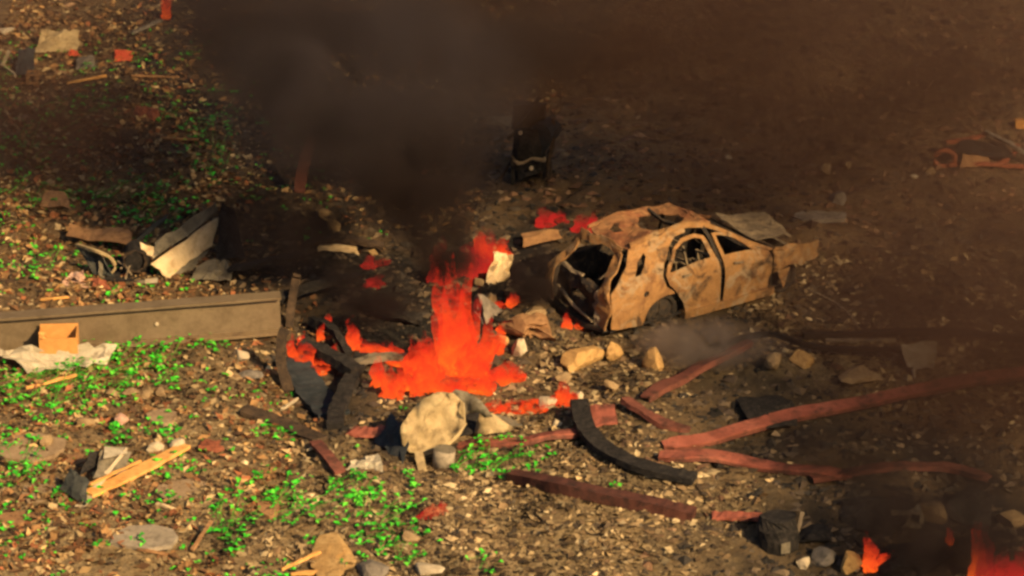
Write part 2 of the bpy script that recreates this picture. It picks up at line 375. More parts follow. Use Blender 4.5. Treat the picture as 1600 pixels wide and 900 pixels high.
LEAFPAL = [(.28, .15, .06), (.38, .21, .08), (.18, .09, .04), (.46, .30, .13), (.32, .12, .05), (.55, .40, .20), (.12, .065, .03), (.07, .04, .022)]
ASHPAL = [(.28, .195, .098), (.38, .275, .14), (.19, .125, .062), (.48, .37, .205), (.11, .072, .038), (.06, .042, .026), (.05, .036, .024), (.32, .23, .12), (.15, .095, .048)]
REDPAL = [(.15, .08, .045), (.20, .11, .06), (.10, .055, .032), (.26, .16, .09), (.06, .035, .022)]
DARKPAL = [(.02, .018, .016), (.04, .034, .028), (.07, .05, .035), (.10, .075, .05), (.16, .115, .07)]
TL, TC, TD = Toned(), Toned(), Toned()
for _ in range(200000):
    x, y = rd.uniform(-11, 11), rd.uniform(-14.5, 20); s = zone(SC, x, y); q = Vector((x * .5, y * .4, 8))
    d = noise.noise(q) + .5 * noise.noise(q * 2.3)
    pt = noise.noise(Vector((x * 1.0, y * .8, 31))) + .7 * noise.noise(Vector((x * 2.6, y * 2.1, 13))); kt = min(1.5, max(.28, 1 + 1.3 * pt))      # drifts of pale ash and of char
    left = 1 if x < -2.0 + .22 * y + 1.5 * d else 0
    p = Vector((x, y, H(x, y)))
    if left and rd.random() > s * 1.0:
        if d + rd.uniform(-.5, .5) > -.30: flake(TL, p + Vector((0, 0, .03)), .022 + .10 * rd.random() ** 3, pick(rd, LEAFPAL, .5 + .5 * kt), rd)
        elif rd.random() < .5: crumb(TC, p, rd.uniform(.02, .06), pick(rd, ASHPAL, kt), rd)
    elif s < .35 + rd.uniform(-.2, .2) and y < 1.5 + .8 * d:
        if d + rd.uniform(-.6, .6) > .15: crumb(TC, p + Vector((0, 0, .01)), .018 + .085 * rd.random() ** 3, pick(rd, ASHPAL, kt), rd)
        else: flake(TC, p + Vector((0, 0, .02)), .022 + .085 * rd.random() ** 2, pick(rd, ASHPAL, kt), rd)
    elif rd.random() < (.30 if y < 1.5 else .22): crumb(TD, p, .02 + .11 * rd.random() ** 2.5, pick(rd, DARKPAL if s > .35 or rd.random() < .3 else REDPAL, .5 + .5 * kt), rd)
tag(TL.build('leaf_litter', FLAKE), 'brown dry leaves and scraps littering the ground', 'litter', None, 'stuff')
tag(TC.build('rubble', CRUMB), 'pale tan ash crumbs and rubble covering the ground', 'rubble', None, 'stuff')
tag(TD.build('cinders', CRUMB), 'dark burnt cinders lying on the scorched ground', 'cinders', None, 'stuff')
#@@OBJECTS@@
# ------------------------------------------------------------------ the burnt-out car (local axes: x to the nose, y to the far side, z up)
CAR = empty('burnt_car', P(950, 535), R(35))
tag(CAR, 'burnt-out rusty estate car without glass beside the big fire', 'car')
W = 1.80; CAR.scale.z = .94
def inset(z): return .27 * max(0.0, (z - .95) / .75) ** 1.25 - .035 * math.exp(-((z - .62) / .3) ** 2)
def dent(x, z, k=.012): return k * noise.noise(Vector((x * 2.3, z * 2.3, 4.4))) + k * .6 * noise.noise(Vector((x * 6, z * 6, 1.4)))
near = lambda x, z: Vector((x, inset(z) + dent(x, z), z))
far = lambda x, z: Vector((x, W - inset(z) + dent(x, z), z))
def cpart(name, vs_fs, m, parent=CAR, solid=.025, smooth=False):
    mb = MB(); mb.add(*vs_fs)
    return mb.build(name, m, parent, smooth, solid, origin=Vector((0, 0, 0)))
def cbar(name, pts, w, t, m, parent=CAR, upv=(0, 1, 0), seed=1, jit=.008):
    mb = MB(); mb.ribbon([Vector(p) for p in pts], [(-w / 2, -t / 2), (w / 2, -t / 2), (w / 2, t / 2), (-w / 2, t / 2)], upv, random.Random(seed), jit)
    return mb.build(name, m, parent, origin=Vector((0, 0, 0)))
BP, BD, BR, AS = M['burnt_paint'], M['burnt_dark'], M['burnt_roof'], M['ashy_steel']
# near side: quarter panel with wheel arch, small window and filler recess
arch_r = arc(1.21, .20, .43, .40, 175, 60, 10)
q_out = [(.08, .22), (.30, .16)] + [(.74, .13)] + arch_r[1:-1] + [(1.41, .60), (1.22, .78), (1.17, .98), (1.24, 1.18), (1.42, 1.44), (1.60, 1.57), (1.85, 1.60),
         (1.85, 1.68), (1.2, 1.71), (.62, 1.69), (.50, 1.62), (.40, 1.35), (.22, 1.05), (.10, .9), (.04, .6)]
win = [(.60, 1.12), (.68, 1.36), (.86, 1.47), (.90, 1.40), (.82, 1.26), (.72, 1.13)]
fil = [(.80 + .055 * math.cos(a), .77 + .055 * math.sin(a)) for a in [i * math.pi / 5 for i in range(10)]]
quarter = cpart('quarter_panel', plate(q_out, [win, fil], near, .085, 1), BP)
quarter['label'] = 'rusty rear quarter panel with small empty window and filler hole'
cup = MB(); cup.ribbon([(.80, .02, .77), (.80, .09, .77)], [(.075 * math.cos(a), .075 * math.sin(a)) for a in [i * math.pi / 6 for i in range(12)]]); cup.build('filler_recess', BD, quarter, origin=Vector((0, 0, 0)))
def ring2(out, inn, fn, step=.08, seed=1): return plate(out, [inn], fn, step, seed)
# rear door and front door, each with an open window
rd_out = [(1.66, .13), (2.40, .13), (2.40, .72), (2.36, 1.02), (2.19, 1.50), (2.00, 1.57), (1.70, 1.54), (1.47, 1.40), (1.29, 1.15), (1.22, .98), (1.27, .79), (1.46, .58), (1.60, .36)]
rd_win = [(1.30, 1.02), (1.37, 1.15), (1.53, 1.38), (1.72, 1.48), (2.00, 1.505), (2.12, 1.455), (2.22, 1.12)]
door_map = lambda x, z: near(x, z) + Vector((0, -.02 - .03 * max(0, z - .9), 0))
rear_door = cpart('rear_door', plate(rd_out, [rd_win], door_map, .08, 2), BP, solid=.03); rear_door['label'] = 'rust-stained rear door with empty window'
fd_out = [(2.47, .13), (3.46, .12), (3.53, .50), (3.52, .80), (3.46, 1.00), (3.30, 1.10), (3.05, 1.25), (2.78, 1.42), (2.58, 1.50), (2.36, 1.52), (2.40, 1.30), (2.46, 1.02), (2.49, .70)]
fd_win = [(2.52, 1.08), (2.49, 1.28), (2.45, 1.46), (2.57, 1.45), (2.77, 1.37), (3.03, 1.20), (3.16, 1.09)]
def fd_map(x, z):
    p = door_map(x, z); d = math.hypot(x - 3.18, z - .70); p.y += -.035 * math.exp(-((d - .16) / .05) ** 2) + .03 * math.exp(-(d / .13) ** 2); return p
front_door = cpart('front_door', plate(fd_out, [fd_win], fd_map, .075, 3), BP, solid=.03); front_door['label'] = 'rusty front door with round buckle and empty window'
for par, x in ((rear_door, 1.55), (front_door, 2.66)):
    cbar('handle', [(x, -.075, .90), (x + .18, -.075, .90)], .035, .03, AS, par)
cbar('door_post', [(2.44, .06, .14), (2.44, .05, .95), (2.30, .20, 1.50), (2.22, .27, 1.64)], .07, .06, BD, seed=2)
cbar('sill', [(1.62, .03, .12), (2.6, .03, .10), (3.6, .03, .09)], .14, .16, BP, seed=3)
# roof rails, windscreen posts, roof with a burnt hole
cbar('roof_rail', [(.55, .25, 1.69), (1.2, .27, 1.72), (1.9, .26, 1.70), (2.35, .27, 1.64)], .09, .05, BP, seed=4)
cbar('windscreen_post', [(2.33, .26, 1.64), (2.75, .20, 1.46), (3.15, .09, 1.22), (3.55, .02, 1.00)], .075, .06, BP, seed=5)
cbar('windscreen_post', [(2.33, 1.54, 1.62), (2.75, 1.60, 1.44), (3.15, 1.70, 1.20), (3.55, 1.77, 1.00)], .075, .06, BR, seed=6)
def roof_map(x, y):
    s = math.sin(math.pi * min(1, max(0, (y - .25) / 1.3))); t = math.exp(-((x - 1.75) / .5) ** 2)
    return Vector((x, y, 1.70 + .05 * s - .22 * s * t - .08 * s * math.exp(-((x - .8) / .3) ** 2) - .05 * math.exp(-((x - .5) / .3) ** 2) + .05 * noise.noise(Vector((x * 2.1, y * 2.1, 6.0))) + .02 * noise.noise(Vector((x * 6, y * 6, 2.0)))))
hole = [(1.22, .58), (1.30, 1.00), (1.62, 1.34), (2.06, 1.32), (2.22, 1.04), (2.14, .62), (1.70, .37)]
slit = [(.70, .95), (.74, 1.22), (.96, 1.34), (1.06, 1.28), (.92, 1.12), (.86, .92)]
roof = cpart('roof', plate([(.52, .27), (1.2, .26), (1.9, .26), (2.36, .28), (2.42, .9), (2.36, 1.52), (1.3, 1.55), (.6, 1.53), (.42, 1.3), (.38, .8), (.42, .45)], [hole, slit], roof_map, .10, 4), BR, solid=.02)
roof['label'] = 'reddish sagging roof with a burnt-through hole'
cbar('roof_rib', [(1.9, .27, 1.66), (1.86, .9, 1.56), (1.9, 1.53, 1.66)], .05, .05, BD, upv=(0, 0, 1), seed=7)
cbar('roof_rib', [(2.36, .27, 1.65), (2.40, .9, 1.68), (2.36, 1.53, 1.64)], .10, .05, BR, upv=(0, 0, 1), seed=8)
# tail: wide near pillar, far pillar, header, open hatch, diagonal strut, bent bumper bar
cpart('tail_pillar', plate([(.27, .24), (.05, .20), (-.02, .55), (.02, .95), (.10, 1.20), (.14, 1.55), (.30, 1.66), (.40, 1.60), (.36, 1.35), (.30, 1.05), (.25, .75), (.32, .5)], [],
      lambda y, z: Vector((.02 + .42 * max(0, (z - .85) / .8) + .05 * noise.noise(Vector((y * 5, z * 4, 1))), y + .02 + inset(z) * .6, z)), .06, 5), BP, solid=.03)
cpart('tail_pillar', plate([(1.56, .26), (1.78, .20), (1.81, .60), (1.77, .95), (1.66, 1.30), (1.56, 1.64), (1.44, 1.62), (1.50, 1.30), (1.60, .98), (1.62, .60)], [],
      lambda y, z: Vector((.02 + .42 * max(0, (z - .85) / .8) + .05 * noise.noise(Vector((y * 5, z * 4, 2))), y, z)), .07, 6), BP, solid=.03)
cpart('tail_header', plate([(.36, 1.52), (.9, 1.56), (1.5, 1.53), (1.53, 1.68), (.9, 1.74), (.34, 1.69)], [],
      lambda y, z: Vector((.36 + .1 * (z - 1.5) + .03 * noise.noise(Vector((y * 4, z * 4, 3))), y, z)), .08, 7), BP, solid=.03)
tg = cpart('tailgate', plate([(.34, .30), (1.0, .22), (1.58, .30), (1.60, .72), (1.54, .99), (1.1, .93), (.72, 1.00), (.38, .92), (.30, .6)], [[(.80, .52), (.92, .74), (1.14, .70), (1.12, .50)]],
      lambda y, z: Vector((.10 + .12 * noise.noise(Vector((y * 3.2, z * 3.2, 8))), y, z)), .09, 15), BD, solid=.02); tg['label'] = 'blackened buckled tailgate'
cbar('hatch_strut', [(.02, 1.50, .62), (-.03, .95, .40), (-.05, .38, .28)], .06, .04, AS, seed=9)
cbar('hatch_strut', [(.18, .52, 1.05), (.26, .36, 1.30), (.34, .30, 1.46)], .04, .03, AS, seed=10)
cbar('tail_bar', [(.10, 1.55, 1.02), (.08, 1.2, .96), (.12, .95, 1.0)], .07, .05, AS, seed=11)
cbar('bumper_bar', [(.05, 1.76, .22), (-.02, 1.2, .16), (-.05, .6, .14), (.02, .1, .20)], .10, .10, BD, upv=(0, 0, 1), seed=12)
sheet('torn_strip', AS, [Vector((-.02, .36, .25)), Vector((.02, .20, .22)), Vector((.08, .28, .95)), Vector((.04, .40, .90))], 2, 6, .03, 4, .01, CAR)
# far side and inside, blackened
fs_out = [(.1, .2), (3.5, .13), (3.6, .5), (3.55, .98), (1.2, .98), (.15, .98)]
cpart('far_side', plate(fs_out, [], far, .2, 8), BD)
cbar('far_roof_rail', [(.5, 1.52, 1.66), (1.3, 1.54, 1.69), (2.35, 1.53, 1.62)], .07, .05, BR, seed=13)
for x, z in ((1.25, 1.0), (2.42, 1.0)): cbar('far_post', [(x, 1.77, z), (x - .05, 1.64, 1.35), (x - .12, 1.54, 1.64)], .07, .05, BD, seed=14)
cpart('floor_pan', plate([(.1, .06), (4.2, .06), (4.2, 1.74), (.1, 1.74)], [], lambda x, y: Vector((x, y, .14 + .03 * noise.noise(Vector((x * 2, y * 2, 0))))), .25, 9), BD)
def seat_frame(x, y):
    mb = MB()
    for dy in (-.2, .2):
        mb.ribbon([Vector((x + .42, y + dy, .36)), Vector((x, y + dy, .40)), Vector((x - .14, y + dy, .98))], [(-.02, -.02), (.02, -.02), (.02, .02), (-.02, .02)], (0, 1, 0))
    for z, dx in ((.55, -.04), (.75, -.085), (.96, -.13)): mb.bar((x + dx, y - .2, z), (x + dx, y + .2, z), .04, .03)
    for dx in (.1, .25, .4): mb.bar((x + dx, y - .2, .38), (x + dx, y + .2, .38), .04, .03)
    for dx in (.05, .38):
        for dy in (-.2, .2): mb.bar((x + dx, y + dy, .14), (x + dx, y + dy, .38), .03, .03, (1, 0, 0))
    return mb.build('seat_frame', AS, CAR, origin=Vector((0, 0, 0)))
for x, y in ((1.35, .5), (1.35, 1.25), (2.55, .5), (2.55, 1.28)): seat_frame(x, y)
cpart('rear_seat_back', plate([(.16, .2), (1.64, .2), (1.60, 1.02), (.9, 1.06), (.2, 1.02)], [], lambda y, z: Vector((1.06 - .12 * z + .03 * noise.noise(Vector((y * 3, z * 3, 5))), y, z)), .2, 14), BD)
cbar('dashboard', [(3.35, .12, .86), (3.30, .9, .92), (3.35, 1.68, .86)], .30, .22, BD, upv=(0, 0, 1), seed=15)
mb = MB(); mb.tube([Vector((2.98 + .05 * math.sin(a), 1.28 + .18 * math.cos(a), .95 + .17 * math.sin(a))) for a in [i * math.pi / 8 for i in range(17)]], .013, 5); mb.build('steering_wheel', BD, CAR, origin=Vector((0, 0, 0)))
# nose: fender, bent bonnet, splayed bumper end
cpart('front_fender', plate([(3.56, .98), (3.58, .62), (3.62, .40), (3.80, .52), (4.02, .57), (4.18, .52), (4.30, .62), (4.36, .86), (4.22, .98), (3.9, 1.04), (3.65, 1.04)], [],
      lambda x, z: near(x, z) + Vector((0, -.03 + .10 * math.exp(-((x - 3.62) / .05) ** 2), 0)), .07, 10), BP)
cpart('torn_fender_flap', plate([(3.66, .44), (3.92, .50), (3.86, .30), (3.80, .12)], [], lambda x, z: near(x, z) + Vector((0, -.05, 0)), .06, 11), BP)
sheet('bonnet', AS, [Vector((3.50, .42, 1.02)), Vector((4.50, .60, .86)), Vector((4.62, 1.70, .98)), Vector((3.62, 1.72, 1.10))], 7, 6, .035, 6, .02, CAR, .06)
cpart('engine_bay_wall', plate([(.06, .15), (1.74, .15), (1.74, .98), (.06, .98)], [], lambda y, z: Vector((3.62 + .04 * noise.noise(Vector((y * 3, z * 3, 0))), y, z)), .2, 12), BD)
o = MB().add(*lump((4.02, .85, .48), (.34, .45, .34), 8, 2, .4, 0, .3)).build('engine_block', BD, CAR, origin=Vector((0, 0, 0)))
sheet('bumper_end', BP, [Vector((4.20, .0, .56)), Vector((4.66, .06, .62)), Vector((4.72, .10, .84)), Vector((4.22, -.02, .92))], 4, 3, .03, 7, .03, CAR)
cbar('front_crossbar', [(4.3, .08, .62), (4.5, .8, .58), (4.35, 1.7, .60)], .10, .12, AS, upv=(0, 0, 1), seed=16)
def wheel(x, y, tyre):
    mb = MB(); s = -1 if y < .9 else 1
    prof = [(.33, -.09), (.335, .09), (.27, .10), (.24, .05), (.24, -.05), (.27, -.10)]; k = 20; vs, fs = [], []
    for i in range(k):
        a = 2 * math.pi * i / k
        for r_, o_ in prof: vs.append((x + r_ * math.cos(a), y + o_, .26 + r_ * math.sin(a)))
    n = len(prof)
    for i in range(k):
        for j in range(n): fs.append((i * n + j, i * n + (j + 1) % n, ((i + 1) % k) * n + (j + 1) % n, ((i + 1) % k) * n + j))
    wh = MB().add(vs, fs).build('wheel', BD, CAR, True, origin=Vector((0, 0, 0)))
    rim = MB(); rim.tube([Vector((x, y - s * .02, .26)), Vector((x, y + s * .05, .26))], .235, 16)
    for i in range(5):
        a = 2 * math.pi * i / 5 + .3; rim.bar((x, y + s * .06, .26), (x + .22 * math.cos(a), y + s * .05, .26 + .22 * math.sin(a)), .07, .03, (0, 1, 0))
    rim.build('rim', BD, wh, origin=Vector((0, 0, 0)))
    hub = MB(); hub.tube([Vector((x, y, .26)), Vector((x, y + s * .09, .26))], .07, 10); hub.build('hub', BD, wh, origin=Vector((0, 0, 0)))
for x, y in ((1.21, .17), (3.90, .20), (1.21, 1.62), (3.90, 1.60)): wheel(x, y, True)
cpart('wheel_well', plate([(.75, .1), (1.68, .1), (1.66, .6), (1.2, .72), (.78, .6)], [], lambda x, z: Vector((x, .42, z)), .2, 13), BD)

# the heat has sagged the shell: slanted tail, arched roof, buckled nose
def sag(o, done=set()):
    if o.type == 'MESH' and o.data.name not in done:
        done.add(o.data.name); skip = o.name.startswith(('wheel', 'rim', 'hub'))
        for v in o.data.vertices if not skip else ():
            x, y, z = v.co; k = min(1.2, max(0, (z - .9) / .75))
            if x < 1.3: x += .20 * k * (1.3 - x) / 1.3
            z -= k * (.085 * max(0, 1.6 - v.co.x) ** 2 / 1.2 + .07 * max(0, v.co.x - 1.6) ** 2)
            y += k * .07 * (1 if y < .9 else -1)
            q_ = Vector((v.co.x * 1.4, v.co.y * 1.4, v.co.z * 1.4)); a_ = .05 + (.10 if v.co.x > 3.6 else 0) + (.05 if v.co.x < .4 else 0)
            n_ = noise.noise_vector(q_) * a_ * min(1, .2 + z) + noise.noise_vector(q_ * 3.3) * .028 * (2.0 if o.name.startswith(('roof', 'tail', 'bonnet', 'bumper', 'front_f', 'torn')) else 1.0); v.co = (x + n_.x * .6, y + n_.y * .7, z + n_.z * .8 - (.10 * (v.co.x - 3.6) if v.co.x > 3.6 else 0))
    for c in o.children: sag(c)
sag(CAR)

# ------------------------------------------------------------------ steel girder, box, white sheet (left)
a, bq = P(-260, 568), P(440, 522); dirv = (bq - a); dirv.z = 0; dirv.normalize(); side = Vector((dirv.y, -dirv.x, 0))
z0 = min(H(a.x, a.y), H(bq.x, bq.y)) + .02
GIR = empty('steel_girder', ((a + bq) / 2).xy.to_3d() + Vector((0, 0, z0)))
tag(GIR, 'long dark brown steel girder lying in front of the crumpled wreck', 'girder')
def gpt(t, s, z): q = a.lerp(bq, t); return Vector((q.x, q.y, z0 + .16 * max(0, t - .4))) + side * s + Vector((0, 0, z))
def gbar(name, s, z, wd, t, m, t0=0.0, t1=1.0):
    pts = [gpt(t0 + (t1 - t0) * i / 10, s, z) for i in range(11)]; return MB().ribbon(pts, [(-wd / 2, -t / 2), (wd / 2, -t / 2), (wd / 2, t / 2), (-wd / 2, t / 2)], (0, 0, 1), random.Random(5), .004).build(name, m, GIR)
gbar('bottom_flange', .0, .03, .40, .05, M['beam_edge']); gbar('web', .0, .35, .05, .59, M['beam'], 0, .998); gbar('top_flange', .0, .665, .30, .045, M['beam'])
for t in (.12,): MB().bar(gpt(t, .11, .06), gpt(t, .11, .64), .03, .16, dirv).build('stiffener_plate', M['beam'], GIR)
MB().tube([gpt(.72, .02, .33), gpt(.72, .06, .33)], .035, 8).build('glint_disc', M['stone_pale'], GIR)  # pale disc standing in for a glint on the web
# open cardboard box leaning on the girder
bx = P(92, 550, .24); BOX = empty('cardboard_box', bx); tag(BOX, 'small open orange cardboard box standing against the brown girder', 'box')
def wallp(name, p, q, h0, h1, par=BOX): return MB().bar(Vector(p) + Vector((0, 0, (h0 + h1) / 2)), Vector(q) + Vector((0, 0, (h0 + h1) / 2)), .02, h1 - h0).build(name, M['cardboard'], par)
f1, f2 = bx + Vector((-.31, -.10, 0)), bx + Vector((.33, -.06, 0)); k1, k2 = f1 + Vector((-.02, .36, .03)), f2 + Vector((-.02, .36, .03))
wallp('front_wall', f1, f2, 0, .29); wallp('back_wall', k1, k2, 0, .37); wallp('side_wall', f1 + Vector((.011, .012, 0)), k1 + Vector((.011, -.012, 0)), 0, .33); wallp('side_wall', f2 + Vector((-.011, .012, 0)), k2 + Vector((-.011, -.012, 0)), 0, .34)
MB().bar((f1 + k1) / 2 + Vector((.03, 0, .02)), (f2 + k2) / 2 + Vector((-.03, 0, .02)), .33, .015).build('base_panel', M['cardboard'], BOX)
o = sheet('flap', M['cardboard'], [f1 + Vector((.02, -.02, .29)), f1 + Vector((.14, -.02, .29)), f1 + Vector((.12, .05, .38)), f1 + Vector((0, .05, .38))], 2, 2, .005, 3, .012, BOX)
# crumpled white sheet below the box
WS = sheet('white_sheet', M['white_sheet'], [(-12, 545, .28), (182, 540, .22), (168, 572, .06), (40, 582, .05)], 12, 5, .075, 5, .012, None, .10, .05)
tag(WS, 'dirty white crumpled sheet on the ground under the cardboard box', 'sheet')

# ------------------------------------------------------------------ crumpled vehicle wreck behind the girder
WR = empty('crumpled_wreck', P(215, 432)); tag(WR, 'crumpled heap of car bodywork with cream panel behind the girder', 'wreckage')
sheet('cream_panel', M['cream'], [(262, 434, .04), (330, 384, .10), (343, 338, .52), (236, 411, .34)], 6, 4, .022, 2, .02, WR)
sheet('grey_panel', M['grey_sheet'], [(238, 405, .40), (342, 334, .58), (338, 317, .78), (243, 378, .62)], 6, 3, .02, 3, .02, WR)
sheet('end_flap', M['grey_sheet'], [(262, 436, .02), (300, 422, .02), (328, 390, .10), (282, 412, .18)], 4, 3, .03, 4, .015, WR)
sheet('cream_lug', M['cream'], [(217, 380, .62), (243, 388, .50), (240, 402, .40), (222, 398, .42)], 3, 2, .02, 5, .02, WR)
mb = MB(); cc = P(212, 404, .32)
mb.tube([cc + Vector((.0, .28, .05)), cc + Vector((.05, -.10, -.02))], lambda t: .23, 16); mb.build('blackened_drum', M['char'], WR)
mb = MB(); mb.ribbon([cc + Vector((.20 * math.cos(t), -.13, .20 * math.sin(t))) for t in [i * math.pi / 8 for i in range(17)]], [(-.012, -.02), (.012, -.02), (.012, .02), (-.012, .02)], (0, 1, 0), random.Random(3), .02); mb.build('drum_rim', M['char_brown'], WR)
sheet('dark_panel', M['dark_sheet'], [(205, 384, .35), (214, 374, .4), (262, 332, .45), (256, 345, .40)], 5, 2, .03, 6, .015, WR)
sheet('rear_plate', M['wood_brown'], [(103, 366, .22), (206, 384, .22), (205, 360, .28), (110, 350, .28)], 6, 3, .04, 7, .02, WR)
sheet('bonnet_skin', M['dark_sheet'], [(118, 384, .42), (158, 398, .45), (180, 432, .06), (146, 428, .06)], 6, 5, .05, 8, .015, WR, .10)
mb = MB(); mb.ribbon(lerp_path([P(120, 382, .46), P(150, 392, .50), (P(172, 402, .42)), P(180, 418, .20), P(170, 430, .08)], 4), [(-.03, -.02), (.03, -.02), (.03, .02), (-.03, .02)]); mb.build('bent_frame', M['tan_sheet'], WR)
mb = MB(); mb.ribbon(lerp_path([P(156, 400, .34), P(158, 418, .20), P(160, 434, .04), P(195, 440, .04), P(228, 440, .06)], 4), [(-.035, -.02), (.035, -.02), (.035, .02), (-.035, .02)]); mb.build('bent_frame', M['grey_sheet'], WR)
sheet('floor_sheet', M['char'], [(165, 440, .03), (238, 442, .03), (232, 402, .10), (185, 400, .10)], 5, 4, .04, 9, .015, WR)
sheet('number_tag', M['stone_pale'], [(226, 443, .05), (248, 441, .06), (246, 434, .10), (227, 436, .09)], 2, 1, .0, 10, .01, WR, 0, 0)
for i, (p, q) in enumerate((((184, 408, .3), (206, 430, .1)), ((188, 420, .18), (214, 404, .3)), ((196, 436, .08), (205, 412, .25)))): MB().tube([P(*p), P(*p).lerp(P(*q), .5) + Vector((0, 0, .05)), P(*q)], .018, 5).build('twisted_rod', M['ashy_steel'], WR)

def strip(name, m, pts, wd, t, label, cat, parent=None, smooth_path=True, seed=1, jit=.006, per=6, upv=(0, 0, 1), group=None):
    q = [P(*k) if not isinstance(k, Vector) else k for k in pts]; q = lerp_path(q, per) if smooth_path else q
    sec = (lambda f: [(-wd(f) / 2, -t / 2), (wd(f) / 2, -t / 2), (wd(f) / 2, t / 2), (-wd(f) / 2, t / 2)]) if callable(wd) else [(-wd / 2, -t / 2), (wd / 2, -t / 2), (wd / 2, t / 2), (-wd / 2, t / 2)]
    o = MB().ribbon(q, sec, upv, random.Random(seed), jit).build(name, m, parent)
    return tag(o, label, cat, group) if parent is None else o
def girder(name, m, pts, wd, hgt, label, seed=1, per=7, dark=None):
    """a bent, twisted steel angle: a broad top leg and a narrow side leg, as parts of one thing"""
    q = [P(k[0], k[1], k[2] - .05) for k in pts]; root = empty(name, Vector((q[0] + q[-1]) / 2) * 1.0); root.location.z = min(p.z for p in q) - .02; root.matrix_world = Matrix.Translation(root.location)
    q = lerp_path(q, per); n = len(q); off = Vector((seed * 7.1, seed * 3.3, 0))
    for i, p in enumerate(q): p.z += .07 * noise.noise(p * 1.1 + off); p.y += .17 * noise.noise(p * 1.0 + off)
    tw = lambda f: .30 * noise.noise(off + Vector((f * 3.1, 0, 0))) + .12
    def wid(f): return wd * (1 + .28 * noise.noise(off + Vector((f * 5, 9, 0))) - .45 * max(0, (f - .9) / .1) - .3 * max(0, (.06 - f) / .06))
    def top(f):
        w_, a_, t_ = wid(f), tw(f), .028; c, s_ = math.cos(a_), math.sin(a_); return [(x * c - y * s_, x * s_ + y * c + hgt * .30) for x, y in ((-w_ / 2, 0), (w_ / 2, 0), (w_ / 2, t_), (-w_ / 2, t_))]
    def lip(f, sg=1):
        w_, a_, t_ = wid(f), tw(f), .025; c, s_ = math.cos(a_), math.sin(a_); e = sg * w_ / 2; return [(x * c - y * s_, x * s_ + y * c + hgt * .30) for x, y in ((e - sg * t_, -hgt * .42), (e, -hgt * .42), (e, -.003), (e - sg * t_, -.003))]
    d = q[-1] - q[0]; sg = 1 if d.x > 0 else -1                    # the lip hangs on the near edge
    r_ = random.Random(seed)
    MB().ribbon(q, top, (0, 0, 1), r_, .006).build('top_leg', m, root); MB().ribbon(q, lambda f: lip(f, sg), (0, 0, 1)).build('side_leg', dark or m, root)  # darker side leg paints shade below the lit top leg
    return tag(root, label, 'steel beam')
# ------------------------------------------------------------------ red steel sections
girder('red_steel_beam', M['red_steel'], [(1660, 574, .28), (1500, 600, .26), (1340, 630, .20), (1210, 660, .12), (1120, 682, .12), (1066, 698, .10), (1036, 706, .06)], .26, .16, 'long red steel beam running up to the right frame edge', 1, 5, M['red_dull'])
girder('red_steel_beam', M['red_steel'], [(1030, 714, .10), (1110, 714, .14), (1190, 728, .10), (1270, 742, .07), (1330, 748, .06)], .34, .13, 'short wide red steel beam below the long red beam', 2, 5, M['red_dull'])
girder('red_steel_beam', M['red_dull'], [(1268, 752, .09), (1370, 736, .12), (1450, 730, .14), (1500, 737, .10), (1545, 748, .06)], .24, .13, 'dull red steel beam half sunk in the dark burnt ground', 3)
girder('red_steel_beam', M['red_dull'], [(975, 628, .18), (1000, 646, .14), (1036, 664, .10), (1078, 672, .06)], .24, .12, 'short bent red steel beam meeting the end of the long red beam', 4)
girder('red_steel_beam', M['red_dull'], [(1008, 624, .10), (1060, 596, .16), (1115, 566, .20), (1172, 538, .22)], .24, .16, 'straight brownish red beam slanting up from the tan rocks', 5)
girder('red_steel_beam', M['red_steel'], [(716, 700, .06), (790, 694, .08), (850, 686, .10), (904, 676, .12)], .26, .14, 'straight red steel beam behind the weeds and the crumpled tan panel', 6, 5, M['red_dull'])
strip('red_plate', M['red_steel'], [(548, 672, .06), (580, 676, .10), (624, 666, .14)], lambda f: .34 - .1 * f, .05, 'short red steel plate left of the crumpled tan panel', 'steel plate', None, True, 7, .02)
sheet_o = sheet('red_plate', M['red_steel'], [(918, 668, .05), (964, 660, .06), (960, 628, .12), (920, 634, .14)], 4, 3, .03, 12, .03); tag(sheet_o, 'small squarish red plate at the end of the red beam', 'steel plate')
strip('red_plate', M['red_steel'], [(1112, 806, .04), (1150, 806, .08), (1192, 808, .06)], .22, .05, 'small loose red plate beside the black barrel', 'steel plate', None, True, 8, .012)
strip('rust_board', M['red_dull'], [(492, 690, .10), (512, 712, .09), (532, 738, .06)], .20, .05, 'short rusty board slanting down left of the white crumpled scrap', 'board', None, True, 9, .01)
# black curved strip and dark diagonal beam
strip('charred_strip', M['char'], [(905, 628, .18), (912, 660, .16), (935, 694, .13), (985, 722, .12), (1040, 738, .10), (1086, 748, .08)], .30, .10, 'curved black charred strip beside the straight red beam', 'charred strip', None, True, 10, .012)
strip('charred_beam', M['red_dark'], [(800, 744, .06), (880, 760, .10), (960, 778, .10), (1030, 792, .10), (1084, 806, .08)], .24, .18, 'straight dark burnt beam below the green weeds', 'beam', None, True, 11, .01)
strip('black_pipe', M['cable'], [(1075, 560, .10), (1120, 540, .14), (1200, 522, .24), (1250, 536, .18), (1300, 545, .14), (1400, 546, .14), (1440, 548, .12)], .09, .08, 'kinked black pipe lying over the tan mound', 'pipe', None, True, 12, .006)
strip('black_pipe', M['cable'], [(1255, 524, .10), (1330, 522, .12), (1420, 518, .14), (1510, 520, .14), (1620, 532, .12)], .11, .09, 'long black pipe reaching the right edge above the red beam', 'pipe', None, True, 13, .006)
strip('grey_rail', M['ashy_steel'], [(1290, 532, .06), (1340, 532, .07), (1400, 532, .07)], .10, .04, 'thin grey rail between the two black pipes', 'rail', None, True, 14)
